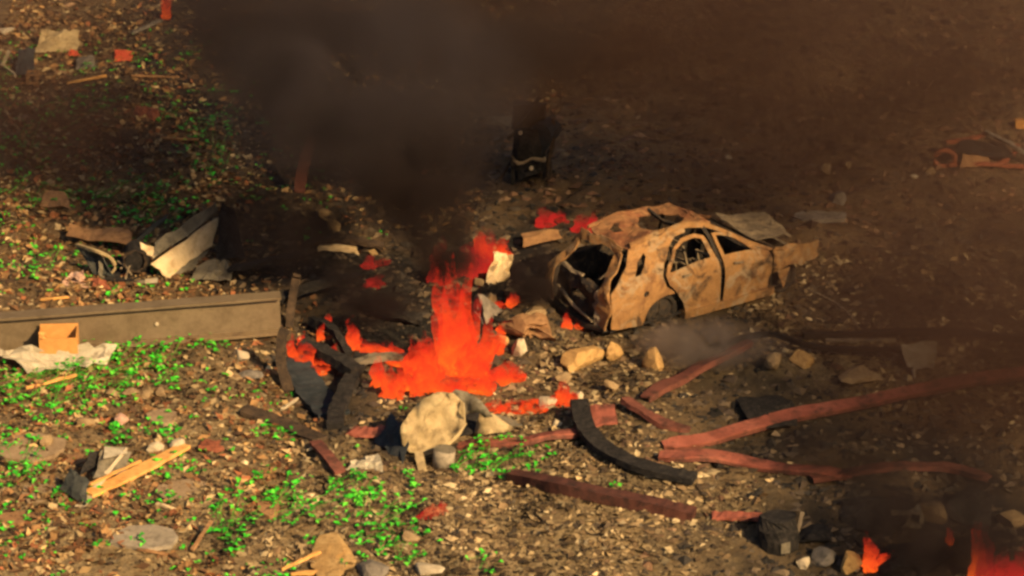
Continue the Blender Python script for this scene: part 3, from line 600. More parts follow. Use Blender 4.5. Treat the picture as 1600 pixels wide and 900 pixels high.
MB_ = MB().tube(lerp_path([P(1262, 452, .25), P(1300, 470, .22), P(1328, 492, .16), P(1342, 514, .04)], 4), .022, 6); tag(MB_.build('bent_stick', M['ashy_steel']), 'thin bent stick in front of the car nose', 'stick')

# ------------------------------------------------------------------ crumpled tan panel in front of the fire
CP = empty('crumpled_metal', P(700, 722)); tag(CP, 'big crumpled tan metal panel standing in front of the fire', 'panel')
fac = lambda u, v, k: k * (1.1 * noise.noise(Vector(((u + v) * .040, (u - v) * .010, 5.5))) + .5 * abs(noise.noise(Vector(((u + .6 * v) * .09, (u - v) * .02, 1.5)))) + .3 * noise.noise(Vector((u * .11, v * .11, 2.5))))
def tanskin(nm, m_, out, base_y, slope, k, sd): MB().add(*pxplate(out, lambda u, v: (base_y - v) / 81 * slope + fac(u, v, k), 8, sd)).build(nm, m_, CP, True, .02)
tanskin('folded_skin', M['tan_sheet'], [(628, 694), (626, 668), (640, 644), (660, 624), (684, 612), (708, 614), (726, 630), (728, 664), (708, 684), (690, 700), (662, 708), (640, 708)], 716, .80, .13, 1)
tanskin('lower_skin', M['tan_sheet'], [(640, 706), (668, 690), (700, 672), (730, 662), (716, 684), (692, 706), (664, 712)], 712, .45, .10, 2)
tanskin('grey_fold', M['grey_sheet'], [(700, 618), (712, 608), (730, 612), (752, 626), (770, 650), (756, 652), (748, 642), (718, 650)], 700, .80, .10, 3)
tanskin('cavity_shade', M['char'], [(710, 646), (750, 640), (752, 676), (712, 684)], 690, .30, .03, 4)  # black sheet paints the shade inside the panel's cavity
tanskin('side_flap', M['tan_sheet'], [(750, 642), (770, 646), (802, 668), (786, 676), (742, 680)], 684, .75, .10, 5)
sheet('tail_flap', M['grey_sheet'], [(772, 672, .06), (818, 664, .03), (792, 650, .12), (770, 644, .28)], 3, 2, .03, 27, .02, CP)
strip('support_leg', M['tan_sheet'], [(654, 706, .22), (657, 722, .10), (660, 738, .0)], .13, .04, '', '', CP, True, 3, .012, 3, (0, 1, 0))
mb = MB(); c0 = P(692, 730); mb.tube([c0, c0 + Vector((.03, .02, .30))], lambda t: .17 - .02 * math.sin(6 * t), 14); CAN = mb.build('metal_can', M['concrete'], None, True); tag(CAN, 'dented grey metal can under the crumpled tan panel', 'can')
mb = MB(); mb.tube([Vector((0, 0, .285)), Vector((.002, 0, .31))], .172, 14); mb.build('can_rim', M['grey_sheet'], CAN, origin=Vector((-(c0.x + .03 - CAN.location.x), -(c0.y + .02 - CAN.location.y), -(c0.z - CAN.location.z))))
tag(sheet('white_scrap', M['white_sheet'], [(540, 734, .03), (600, 738, .04), (590, 708, .18), (552, 716, .14)], 6, 4, .06, 31, .01, None, .05, .03), 'small crumpled white scrap left of the crumpled tan panel', 'scrap')
tag(sheet('shadow_sheet', M['blue_black'], [(584, 690, .06), (630, 722, .04), (640, 668, .40), (610, 646, .36)], 5, 4, .04, 32, .015, None, .05, .03), 'black sheet standing in for the shadow left of the crumpled tan panel', 'sheet')  # added black sheet paints the shadow cast beside the panel

# ------------------------------------------------------------------ charred posts and timbers left of the fire
strip('bent_post', M['char_brown'], [(452, 612, .03), (440, 570, .34), (440, 530, .75), (446, 514, .95)], .17, .07, 'pale brown bent strip standing at the left edge of the small fire', 'strip', None, True, 15, .008, 4, (0, 1, 0))
strip('bent_post', M['char_brown'], [(452, 512, .02), (455, 480, .30), (462, 440, .60), (464, 430, .72)], .14, .07, 'grey brown stub of a post at the end of the girder', 'post', None, True, 16, .008, 4, (0, 1, 0))
strip('charred_timber', M['blue_black'], [(452, 560, .06), (478, 600, .06), (505, 632, .05), (522, 650, .04)], .55, .10, 'wide black charred sheet slanting below the small fire', 'charred timber', None, True, 17, .02)
strip('charred_timber', M['char'], [(566, 556, .10), (545, 600, .12), (528, 640, .10), (524, 668, .04)], .26, .14, 'black charred limb leaning down towards the red plate', 'charred timber', None, True, 18, .02)
strip('charred_timber', M['grey_sheet'], [(540, 574, .16), (580, 560, .20), (634, 556, .18)], .16, .10, 'ash grey timber running into the big fire', 'timber', None, True, 19, .014)
strip('charred_timber', M['char'], [(470, 540, .20), (510, 552, .22), (556, 580, .18)], .24, .16, 'black log lying across the small fire', 'charred timber', None, True, 20, .02)
strip('charred_timber', M['char'], [(486, 500, .16), (520, 516, .26), (545, 556, .12)], .14, .14, 'thin black log leaning behind the small fire', 'charred timber', None, True, 21, .02)
strip('charred_timber', M['char_brown'], [(380, 640, .06), (440, 662, .06), (500, 688, .05)], .30, .08, 'dark strip lying flat between the weeds and the rusty board', 'board', None, True, 22, .012)  # flat dark strip along the ground
for i, (c_, lab) in enumerate((([(432, 470, .3), (480, 450, .35), (560, 430, .22)], 'long charred plank behind the post stub'), ([(360, 420, .10), (420, 408, .3), (470, 398, .14)], 'charred plank lying right of the crumpled wreck'),
                               ([(480, 380, .10), (530, 372, .25), (600, 384, .12)], 'ash dusted plank in the black area above the small flames'), ([(560, 470, .08), (610, 486, .2), (660, 500, .08)], 'charred plank just left of the flame column'))):
    strip('charred_plank', M['char'] if i != 2 else M['char_brown'], c_, .24, .08, lab, 'charred plank', None, True, 23 + i, .02)
tag(sheet('charred_sheet', M['char'], [(338, 408, .05), (384, 402, .05), (366, 330, .60), (346, 318, .72)], 3, 5, .04, 41, .02), 'black charred panel leaning right of the crumpled wreck', 'panel')
tag(sheet('grey_scrap', M['grey_sheet'], [(300, 436, .05), (362, 438, .05), (358, 408, .16), (310, 412, .16)], 6, 4, .07, 42, .015, None, .04, .04), 'mangled dark grey metal scrap by the right end of the girder', 'scrap')
strip('rust_board', M['red_dull'], [(468, 300, .02), (474, 255, .55), (490, 212, 1.1)], .22, .05, 'reddish board leaning upright in the smoke', 'board', None, True, 30, .012, 4, (0, 1, 0))
# ------------------------------------------------------------------ loose stones, slabs and scraps, one by one
ST = [
 ('rock', 'stone_gold', 912, 556, 74, 34, 1, 'large ochre rock lying in front of the car wheel', .7), ('rock', 'stone_gold', 955, 550, 46, 26, 2, 'pointed ochre rock touching the large ochre rock', .6),
 ('rock', 'stone_gold', 1020, 562, 42, 46, 3, 'round orange rock standing apart below the car', .8), ('rock', 'stone', 956, 602, 24, 28, 4, 'small upright tan rock above the square red plate', .8),
 ('rock', 'stone_pale', 854, 628, 34, 28, 5, 'cream pointed rock beside the flat ground flames', .8), ('rock', 'stone_gold', 783, 530, 30, 30, 6, 'rounded yellow rock at the right of the fire', .8),
 ('rock', 'stone_pale', 812, 542, 34, 38, 7, 'pale tan rock right of the rounded yellow rock', .7), ('rock', 'stone', 836, 486, 40, 26, 9, 'brown rock on the mound between fire and car', .8),
 ('rock', 'stone', 880, 588, 30, 18, 10, 'small tan rock below the large ochre rock', .8), ('rock', 'stone_pale', 905, 618, 20, 14, 11, 'tiny pale rock left of the black curved strip', .8),
 ('rock', 'stone', 174, 614, 24, 14, 13, 'round tan stone at the edge of the dense weeds', .8), ('rock', 'stone', 203, 612, 26, 15, 14, 'brown tan stone right of the round tan stone', .8),
 ('rock', 'stone', 226, 618, 24, 13, 15, 'tan stone right of the brown tan stone below the girder', .8), ('rock', 'stone', 252, 612, 24, 13, 16, 'last stone of the tan row below the girder', .8),
 ('rock', 'pink_stone', 190, 656, 24, 20, 17, 'pinkish white stone below the row of tan stones', .8), ('rock', 'stone', 132, 660, 30, 26, 18, 'brown lump left of the pinkish stone', .8),
 ('rock', 'stone_pale', 245, 698, 22, 20, 19, 'small white stone at the upper end of the wooden plank', .8), ('rock', 'stone_pale', 278, 690, 30, 22, 20, 'cream stone right of the small white stone', .7),
 ('rock', 'stone_pale', 377, 556, 28, 18, 21, 'pale stone right of the girder flange', .7), ('rock', 'stone_grey', 392, 584, 34, 18, 22, 'flat grey stone below the pale stone', .7),
 ('rock', 'stone', 72, 690, 30, 20, 24, 'brown stone on the large flat slab', .7), ('rock', 'stone_grey', 580, 886, 50, 26, 25, 'grey rock at the bottom edge beside the pale dirt heap', .8),
 ('rock', 'stone_pale', 666, 890, 46, 16, 26, 'pale flat rock at the bottom edge below the green weeds', .7), ('rock', 'stone_pale', 1256, 878, 18, 20, 27, 'small cream stone below the black barrel', .8),
 ('rock', 'stone_gold', 1328, 876, 44, 36, 28, 'tan brown rock left of the lowest small flame', .7), ('rock', 'stone_grey', 1290, 868, 40, 26, 29, 'dark grey rock between cream stone and tan rock', .8),
 ('rock', 'stone', 1456, 800, 44, 40, 30, 'brown rock right of the concrete block with two holes', .8), ('rock', 'stone', 1585, 812, 40, 36, 31, 'brown rock at the right edge above the corner fire', .8),
 ('rock', 'stone_grey', 1310, 308, 44, 30, 32, 'dark grey rock on the slope beyond the car nose', .8), ('rock', 'stone', 1290, 264, 38, 16, 33, 'brown rock above the dark grey rock', .8),
 ('rock', 'stone', 1322, 256, 22, 18, 34, 'small brown rock right of the brown rock on the slope', .8), ('rock', 'stone_pale', 1138, 246, 18, 12, 35, 'pale stone on the dim slope above the car', .8),
 ('rock', 'stone_pale', 1428, 275, 16, 10, 36, 'tiny pale stone left of the far wreckage', .8), ('rock', 'stone', 1455, 268, 22, 14, 37, 'small brown stone touching the far wreckage', .8),
 ('rock', 'stone', 506, 330, 28, 22, 38, 'tan rock in the smoke beyond the girder end', .8), ('rock', 'stone', 520, 350, 32, 22, 39, 'brown rock just below the tan rock in the smoke', .8),
 ('rock', 'stone_pale', 10, 46, 32, 18, 40, 'pale stone at the far left edge near the top', .8), ('rock', 'stone', 1340, 584, 60, 26, 41, 'brown lump of earth on the tan mound', .8),
 ('rock', 'stone_gold', 1252, 556, 44, 30, 42, 'golden lump at the crest of the tan mound', .8), ('rock', 'stone', 1208, 566, 34, 30, 43, 'tan lump at the left end of the mound', .8),
 ('rock', 'stone', 80, 284, 24, 14, 44, 'tan stone among weeds in the upper left litter', .8), ('rock', 'stone', 232, 252, 20, 14, 45, 'small tan stone at the edge of the upper left litter', .8),
 ('rock', 'stone_pale', 870, 660, 18, 12, 46, 'tiny pale stone just above the straight red beam', .8), ('rock', 'stone', 640, 840, 30, 16, 47, 'tan stone among the lower green weeds', .8),
 
 
 ('rock', 'stone', 766, 470, 30, 30, 52, 'brown rock hugging the right side of the flame column', .8), ('rock', 'stone', 750, 440, 26, 20, 53, 'small brown rock below the white crumpled scrap by the car', .8),
]
for (nm, m_, px, py, w_, h_, sd, lab, dp) in ST: stone(nm, M[m_], px, py, w_ * 1.25, h_ * 1.15, sd, lab, 'rock', None, dp, .38, .45, sd * .7)
def slab(px0, py0, px1, py1, sd, lab, m_='slab', hgt=.05):
    n = 9; cx, cy = (px0 + px1) / 2, (py0 + py1) / 2; r = random.Random(sd); c = P(cx, cy); out = []
    ex = (P(px1, cy) - P(px0, cy)).length / 2; ey = (P(cx, py0) - P(cx, py1)).length / 2
    for i in range(n):
        a_ = 2 * math.pi * i / n; k = r.uniform(.78, 1.12); out.append((ex * k * math.cos(a_), ey * k * math.sin(a_)))
    tilt = r.uniform(-.05, .05)
    vs, fs = plate(out, [], lambda u, v: Vector((c.x + u, c.y + v, H(c.x, c.y) + hgt + tilt * u + .03 * noise.noise(Vector((u * 2, v * 2, sd))))), .14, sd)
    tag(MB().add(vs, fs).build('stone_slab', M[m_], None, False, .07), lab, 'slab')
slab(-20, 682, 112, 722, 1, 'large flat tan slab at the left edge above the plank'); slab(36, 742, 92, 792, 2, 'squarish tan slab left of the dark metal sheet')
slab(226, 645, 280, 664, 3, 'small flat slab right of the pinkish white stone'); slab(236, 752, 344, 784, 4, 'flat tan slab below the wooden plank')
slab(176, 826, 278, 862, 5, 'grey slab in the dirt near the bottom left', 'concrete'); slab(-10, 800, 60, 825, 6, 'dark earth slab low on the left edge', 'wood_brown'); slab(400, 780, 440, 812, 7, 'narrow brown slab among the lower weeds', 'wood_brown')
slab(1230, 330, 1330, 350, 8, 'thin flat slab on the dim slope behind the car nose', 'stone_grey')
# pale dirt heap at the bottom
p = P(514, 862); tag(MB().add(*lump(p + Vector((0, 0, .0)), (.42, .95, .13), 61, 4, .8)).build('dirt_heap', M['stone_gold'], None, False), 'pale yellow heap of dirt at the bottom among weeds', 'dirt heap')
# wooden plank, dark metal sheet and bits around it
PLK = empty('wooden_plank', P(212, 735)); tag(PLK, 'split yellow wooden plank propped on the dark metal sheet', 'plank')
strip('main_board', M['wood'], [(138, 772, .10), (212, 738, .12), (290, 696, .12)], lambda f: .25 - .10 * abs(f - .45), .05, '', '', PLK, True, 31, .008)
strip('splinter', M['wood'], [(140, 757, .16), (180, 738, .17), (220, 720, .15)], lambda f: .07 - .04 * f, .03, '', '', PLK, True, 32, .006)
DS = sheet('metal_sheet', M['dark_sheet'], [(92, 764, .05), (132, 790, .03), (140, 752, .22), (110, 732, .30)], 4, 4, .035, 51, .015, None, .05); tag(DS, 'dark green grey bent metal sheet at the lower end of the plank', 'metal sheet')
sheet('lit_edge', M['stone_pale'], [(118, 792, .03), (130, 794, .02), (202, 700, .36), (196, 700, .36)], 2, 6, .01, 52, .012, DS)  # pale strip paints the sunlit right edge of the sheet
sheet('dark_fold', M['char'], [(122, 744, .20), (150, 730, .22), (158, 702, .36), (140, 704, .36)], 2, 3, .02, 53, .015, DS)
sheet('grey_flap', M['grey_sheet'], [(146, 748, .18), (196, 738, .10), (204, 706, .30), (158, 702, .40)], 4, 3, .02, 54, .015, DS)
tag(sheet('white_scrap', M['white_sheet'], [(160, 716, .40), (200, 708, .30), (196, 698, .34), (164, 696, .44)], 3, 2, .02, 55, .01), 'white triangular scrap above the wooden plank', 'scrap')
SK = [((40, 606, .06), (120, 586, .10), .06, 'wood', 'thin yellow stick in the dense weeds below the white sheet'), ((64, 468, .05), (106, 464, .07), .05, 'wood', 'short yellow stick above the left end of the girder'),
      ((104, 130, .06), (166, 118, .10), .06, 'wood', 'tan stick in the upper left litter'), ((245, 787, .04), (275, 796, .04), .05, 'cream', 'short pale shred right of the dark metal sheet'),
      ((300, 860, .06), (330, 815, .22), .05, 'wood_brown', 'upright brown twig near the bottom left'), ((440, 890, .05), (500, 862, .08), .05, 'wood', 'long straw coloured stick at the bottom beside the dirt heap'),
      ((455, 897, .04), (525, 892, .05), .07, 'wood', 'yellow strip lying along the bottom edge'), ((215, 858, .04), (260, 866, .05), .05, 'wood_brown', 'brown stick below the grey slab'),
      ((1238, 855, .04), (1254, 800, .55), .06, 'ashy_steel', 'grey rod standing beside the black barrel'), ((362, 80, .04), (370, 58, .35), .08, 'ashy_steel', 'stubby grey rod upright in the top left smoke'),
      ((205, 52, .10), (250, 32, .20), .12, 'stone_grey', 'grey bar lying below the top left flame'), ((440, 640, .04), (470, 620, .05), .04, 'stone_pale', 'thin white sliver near the black charred sheet'),
      ((480, 704, .06), (500, 694, .08), .035, 'stone_pale', 'thin white sliver across the rusty board'), ((1180, 655, .04), (1225, 640, .06), .06, 'char', 'short black stick above the long red beam'),
      ((205, 118, .05), (280, 120, .06), .05, 'wood_brown', 'thin brown stick right of the tan stick'), ((250, 215, .05), (310, 218, .06), .05, 'wood_brown', 'thin brown stick in the upper left litter by the smoke')]
for i, (p, q, wd, m_, lab) in enumerate(SK): strip('stick', M[m_], [p, ((p[0] + q[0]) / 2, (p[1] + q[1]) / 2, (p[2] + q[2]) / 2 + .02), q], wd, .035, lab, 'stick', None, True, 60 + i, .008, 3, (0, 0, 1) if abs(p[0] - q[0]) > 20 else (0, 1, 0))
SH = [('crumpled_sheet', 'tan_sheet', [(54, 84, .05), (120, 78, .05), (124, 50, .32), (66, 46, .34)], 7, 5, .09, 71, 'pale crumpled tan sheet in the top left litter', 'sheet'),
      ('dark_metal_sheet', 'blue_black', [(22, 118, .04), (52, 118, .04), (56, 74, .40), (28, 78, .40)], 3, 3, .02, 72, 'dark blue grey panel standing near the top left corner', 'panel'),
      ('grey_scrap', 'stone_grey', [(118, 108, .04), (152, 106, .04), (146, 86, .18), (122, 88, .18)], 4, 3, .04, 73, 'grey crumpled scrap below the pale crumpled sheet', 'scrap'),
      ('red_scrap', 'red_scrap', [(178, 94, .04), (206, 94, .04), (206, 78, .12), (180, 78, .12)], 3, 2, .03, 74, 'rust red scrap right of the pale crumpled sheet', 'scrap'),
      ('red_scrap', 'red_scrap', [(108, 88, .03), (124, 88, .03), (122, 78, .08), (110, 78, .08)], 2, 2, .02, 75, 'tiny red scrap at the corner of the pale crumpled sheet', 'scrap'),
      ('pink_scrap', 'pink_stone', [(95, 445, .04), (136, 448, .04), (128, 424, .16), (112, 420, .20)], 4, 4, .07, 76, 'pale pink torn scrap left of the crumpled wreck', 'scrap'),
      ('rust_scrap', 'rust_scrap', [(140, 452, .03), (172, 452, .03), (166, 436, .12), (146, 434, .14)], 3, 3, .04, 77, 'rust red scrap above the left part of the girder', 'scrap'),
      ('white_scrap', 'cream', [(764, 442, .08), (798, 436, .08), (802, 396, .50), (772, 392, .48)], 5, 6, .13, 78, 'white crumpled scrap standing between the fire and the car', 'scrap'),
      ('brown_board', 'wood_brown', [(818, 384, .12), (880, 372, .14), (872, 358, .24), (814, 362, .22)], 3, 2, .015, 79, 'brown board lying behind the tail of the car', 'board'),
      ('concrete_panel', 'concrete', [(1418, 576, .10), (1462, 578, .10), (1462, 536, .42), (1408, 536, .42)], 3, 3, .015, 80, 'dusty grey panel standing at the end of the tan mound', 'panel'),
      ('rust_scrap', 'rust_scrap', [(310, 705, .03), (350, 706, .03), (344, 690, .08), (316, 688, .08)], 4, 3, .03, 81, 'reddish flat scrap right of the cream stone', 'scrap'),
      ('rust_scrap', 'rust_scrap', [(205, 185, .03), (250, 190, .03), (245, 168, .14), (212, 165, .14)], 4, 3, .05, 82, 'reddish crumpled scrap in the upper left litter', 'scrap'),
      ('brown_board', 'wood_brown', [(60, 320, .04), (110, 326, .04), (104, 300, .18), (70, 298, .18)], 4, 3, .05, 83, 'brown torn board above the crumpled wreck', 'board'),
      ('pale_scrap', 'cream', [(495, 392, .04), (560, 396, .04), (552, 376, .14), (500, 374, .14)], 5, 3, .05, 84, 'pale scrap lying in the black area above the small flames', 'scrap'),
      ('grey_scrap', 'grey_sheet', [(760, 196, .25), (806, 200, .25), (804, 180, .40), (766, 182, .40)], 3, 2, .02, 85, 'dark flat scrap left of the charred machine', 'scrap'),
      ('rust_scrap', 'rust_scrap', [(660, 808, .02), (700, 804, .02), (696, 784, .10), (664, 790, .10)], 5, 4, .06, 86, 'crumpled red scrap right of the lower weeds', 'scrap'),
      ('brown_board', 'wood_brown', [(100, 722, .05), (132, 722, .05), (130, 710, .07), (104, 708, .07)], 3, 2, .015, 87, 'small brown board left of the dark metal sheet', 'board')]
for (nm, m_, c_, nu, nv, amp, sd, lab, cat) in SH: tag(sheet(nm, M[m_], c_, nu, nv, amp, sd, .012, None, .03, .03), lab, cat)
MB().tube([P(1428, 592, .0), P(1428, 574, .14)], .03, 6).build('stub', M['concrete'], bpy.data.objects['concrete_panel'])
# bent white bars, top left
WBR = empty('bent_bars', P(14, 112)); tag(WBR, 'bent white metal bars at the top left edge', 'metal bars')
for p, q in (((-4, 96, .05), (24, 118, .04)), ((4, 102, .06), (14, 80, .40))): MB().bar(P(*p), P(*q), .07, .04, (0, 1, 0)).build('bar', M['stone_pale'], WBR)
# small broken crate
CR = empty('broken_crate', P(52, 130)); tag(CR, 'small broken wooden crate near the top left corner', 'crate'); c0 = P(52, 130)
for dx, dy in ((-.10, -.1), (.10, -.1), (.10, .1), (-.10, .1)): MB().bar(c0 + Vector((dx, dy, 0)), c0 + Vector((dx, dy, .26)), .03, .03, (1, 0, 0)).build('post', M['wood_brown'], CR)
for z in (.05, .22):
    for s in (-1, 1):
        MB().bar(c0 + Vector((-.13, s * .118, z)), c0 + Vector((.13, s * .118, z)), .014, .05).build('slat', M['wood_brown'], CR); MB().bar(c0 + Vector((s * .118, -.09, z)), c0 + Vector((s * .118, .09, z)), .014, .05).build('slat', M['wood_brown'], CR)
# ------------------------------------------------------------------ charred machine in the smoke
c0 = P(826, 285); MC = empty('charred_machine', c0); tag(MC, 'tall charred tangle of machinery standing in the smoke beyond the fire', 'machine')
mb = MB(); mb.add(*lump(c0 + Vector((-.02, .1, .22)), (.40, .34, .26), 91, 2, .3, 0, .3)); mb.build('base', M['char'], MC)
mb = MB(); mb.ribbon([c0 + Vector((0, .1, .3)), c0 + Vector((.02, .1, .75)), c0 + Vector((.02, .12, 1.1))], lambda f: [((.36 - .05 * f) * math.cos(a), (.30) * math.sin(a)) for a in [i * math.pi / 6 for i in range(12)]], (0, 1, 0)); mb.build('body', M['char'], MC)
mb = MB(); mb.tube([c0 + Vector((-.30 + .6 * t, -.22 - .12 * math.sin(math.pi * t), .62 - .10 * math.sin(math.pi * t))) for t in [i / 10 for i in range(11)]], .035, 6); mb.build('pale_hoop', M['ashy_steel'], MC)
mb = MB(); mb.tube([c0 + Vector((.22, -.12, .95)), c0 + Vector((.34, .3, .98))], .26, 14); mb.build('side_drum', M['blue_black'], MC)
mb = MB(); mb.ribbon([c0 + Vector((-.02, .15, 1.05)), c0 + Vector((.0, .18, 1.55))], [(-.34, -.10), (.30, -.10), (.30, .10), (-.34, .10)], (0, 1, 0)); mb.build('top_hood', M['char_brown'], MC)
for i, (p_, q_) in enumerate((((-.45, 0, .95), (.10, .1, 1.10)), ((-.55, .1, .0), (-.20, 0, .8)), ((.30, -.1, .2), (.50, .1, 1.25)), ((-.25, -.1, 1.2), (.2, .1, 1.75)), ((.1, -.3, .0), (.45, -.2, .5)))):
    a_, b_ = c0 + Vector(p_), c0 + Vector(q_); MB().tube([a_, a_.lerp(b_, .5) + Vector((.06, 0, .05)), b_], .035, 5).build('twisted_pipe', M['char_brown'], MC)
for ch in MC.children:
    for v_ in ch.data.vertices: v_.co += noise.noise_vector(v_.co * 3.5) * .13
for dx in (-.30, .30): MB().bar(c0 + Vector((dx, -.1, -.02)), c0 + Vector((dx, -.05, .6)), .07, .07, (0, 1, 0)).build('leg', M['char'], MC)
for dx, z in ((.05, .40), (-.16, 1.12)): MB().tube([c0 + Vector((dx, -.30, z)), c0 + Vector((dx, -.26, z))], .04, 8).build('lamp_stud', M['stone_pale'], MC)
# ------------------------------------------------------------------ far wreckage on the right
FW = empty('far_wreckage', P(1525, 262)); tag(FW, 'low rusty vehicle frame lying on the dim slope at the right', 'wreckage')
for c_, wd, m_ in (([(1482, 258, .06), (1540, 256, .10), (1608, 262, .08)], .12, 'rust_scrap'), ([(1540, 206, .50), (1580, 226, .36), (1612, 246, .20)], .10, 'stone_grey'), ([(1478, 222, .34), (1520, 216, .40), (1544, 208, .46)], .10, 'rust_scrap'), ([(1560, 258, .05), (1584, 240, .20), (1590, 226, .34)], .08, 'rust_scrap')):
    strip('frame_bar', M[m_], c_, wd, .06, '', '', FW, True, 5, .012)
c0 = P(1476, 248, .18); mb = MB(); mb.tube([c0 + Vector((.20 * math.cos(t), 0, .17 * math.sin(t))) for t in [i * math.pi / 8 for i in range(17)]], .05, 6); mb.build('wheel_ring', M['rust_scrap'], FW)
sheet('side_plate', M['wood_brown'], [(1500, 262, .05), (1550, 260, .05), (1546, 244, .22), (1506, 240, .24)], 4, 2, .04, 14, .015, FW); sheet('dark_cover', M['char'], [(1496, 238, .22), (1590, 250, .15), (1570, 226, .34), (1500, 216, .38)], 5, 3, .03, 15, .015, FW)
c0 = P(1594, 200); BK = MB().bar(c0 + Vector((-.11, 0, .09)), c0 + Vector((.16, .02, .09)), .16, .17).build('orange_block', M['cardboard']); tag(BK, 'small orange block at the right edge above the far wreckage', 'block')
# ------------------------------------------------------------------ bottom right: barrel, block with holes, char
c0 = P(1218, 856); BA = empty('black_barrel', c0); tag(BA, 'squat black burnt barrel beside the small red plate', 'barrel')
mb = MB(); mb.tube([c0 + Vector((0, 0, -.03)), c0 + Vector((-.01, .02, .18)), c0 + Vector((-.02, .03, .36)), c0 + Vector((-.02, .04, .52))], lambda t: .28 + .03 * math.sin(math.pi * t), 18)
for v_ in mb.v: v_ += noise.noise_vector(v_ * 3.0) * .07
mb.build('body', M['char'], BA)
for z, r_ in ((.16, .303), (.36, .303), (.51, .29)):
    mb = MB(); mb.tube([c0 + Vector((-.02 * z * 2, .04 * z * 2, z - .015)), c0 + Vector((-.02 * z * 2, .04 * z * 2, z + .015))], r_ + .006, 18); [v_.__iadd__(noise.noise_vector(v_ * 3.0) * .07) for v_ in mb.v]; mb.build('hoop', M['char'], BA)
sheet('peeled_label', M['grey_sheet'], [c0 + Vector((.0, -.305, .05)), c0 + Vector((.14, -.27, .05)), c0 + Vector((.13, -.275, .24)), c0 + Vector((.0, -.315, .22))], 2, 2, .004, 3, .006, BA, 0, .01)
c0 = P(1414, 818); BL = empty('hollow_block', c0); tag(BL, 'hollow concrete block with two holes on the dark ground', 'concrete block')
def blk(nm, x0, x1, z0_, z1): MB().bar(c0 + Vector((x0, 0, (z0_ + z1) / 2)), c0 + Vector((x1, .02, (z0_ + z1) / 2)), .24, z1 - z0_).build(nm, M['concrete'], BL)
blk('top_shell', -.23, .23, .20, .25); blk('bottom_shell', -.23, .23, -.02, .05); blk('end_web', -.23, -.17, .052, .198); blk('middle_web', -.03, .03, .052, .198); blk('end_web', .17, .23, .052, .198)
MB().bar(c0 + Vector((-.166, .12, .125)), c0 + Vector((.166, .125, .125)), .02, .144).build('back_web', M['char'], BL)
for (px, py, w_, h_, sd, lab) in ((1372, 790, 130, 60, 95, 'big black heap of char left of the hollow concrete block'), (1520, 790, 90, 70, 96, 'black char heap above the corner fire'), (1440, 866, 110, 50, 97, 'low black char heap between the two bottom flames'),
                                  (1190, 640, 120, 30, 98, 'low black char heap above the long red beam'), (1270, 832, 60, 36, 99, 'dark brown char heap right of the grey rod')):
    stone('char_heap', M['char'], px, py, w_, h_, sd, lab, 'char heap', None, 1.0, .15, .6, 0, 0, 3)
# lumpy ash mounds that carry the debris near the fire
for (px, py, w_, h_, sd, m_, lab) in ((830, 498, 110, 60, 101, 'wood_brown', 'brown lumpy mound of debris between the fire and the car'), (760, 480, 60, 70, 102, 'stone_grey', 'steep ash covered heap right of the flame column')):
    stone('debris_mound', M[m_], px, py, w_, h_, sd, lab, 'mound', None, .9, .1, 1.0, 0, 0, 4)

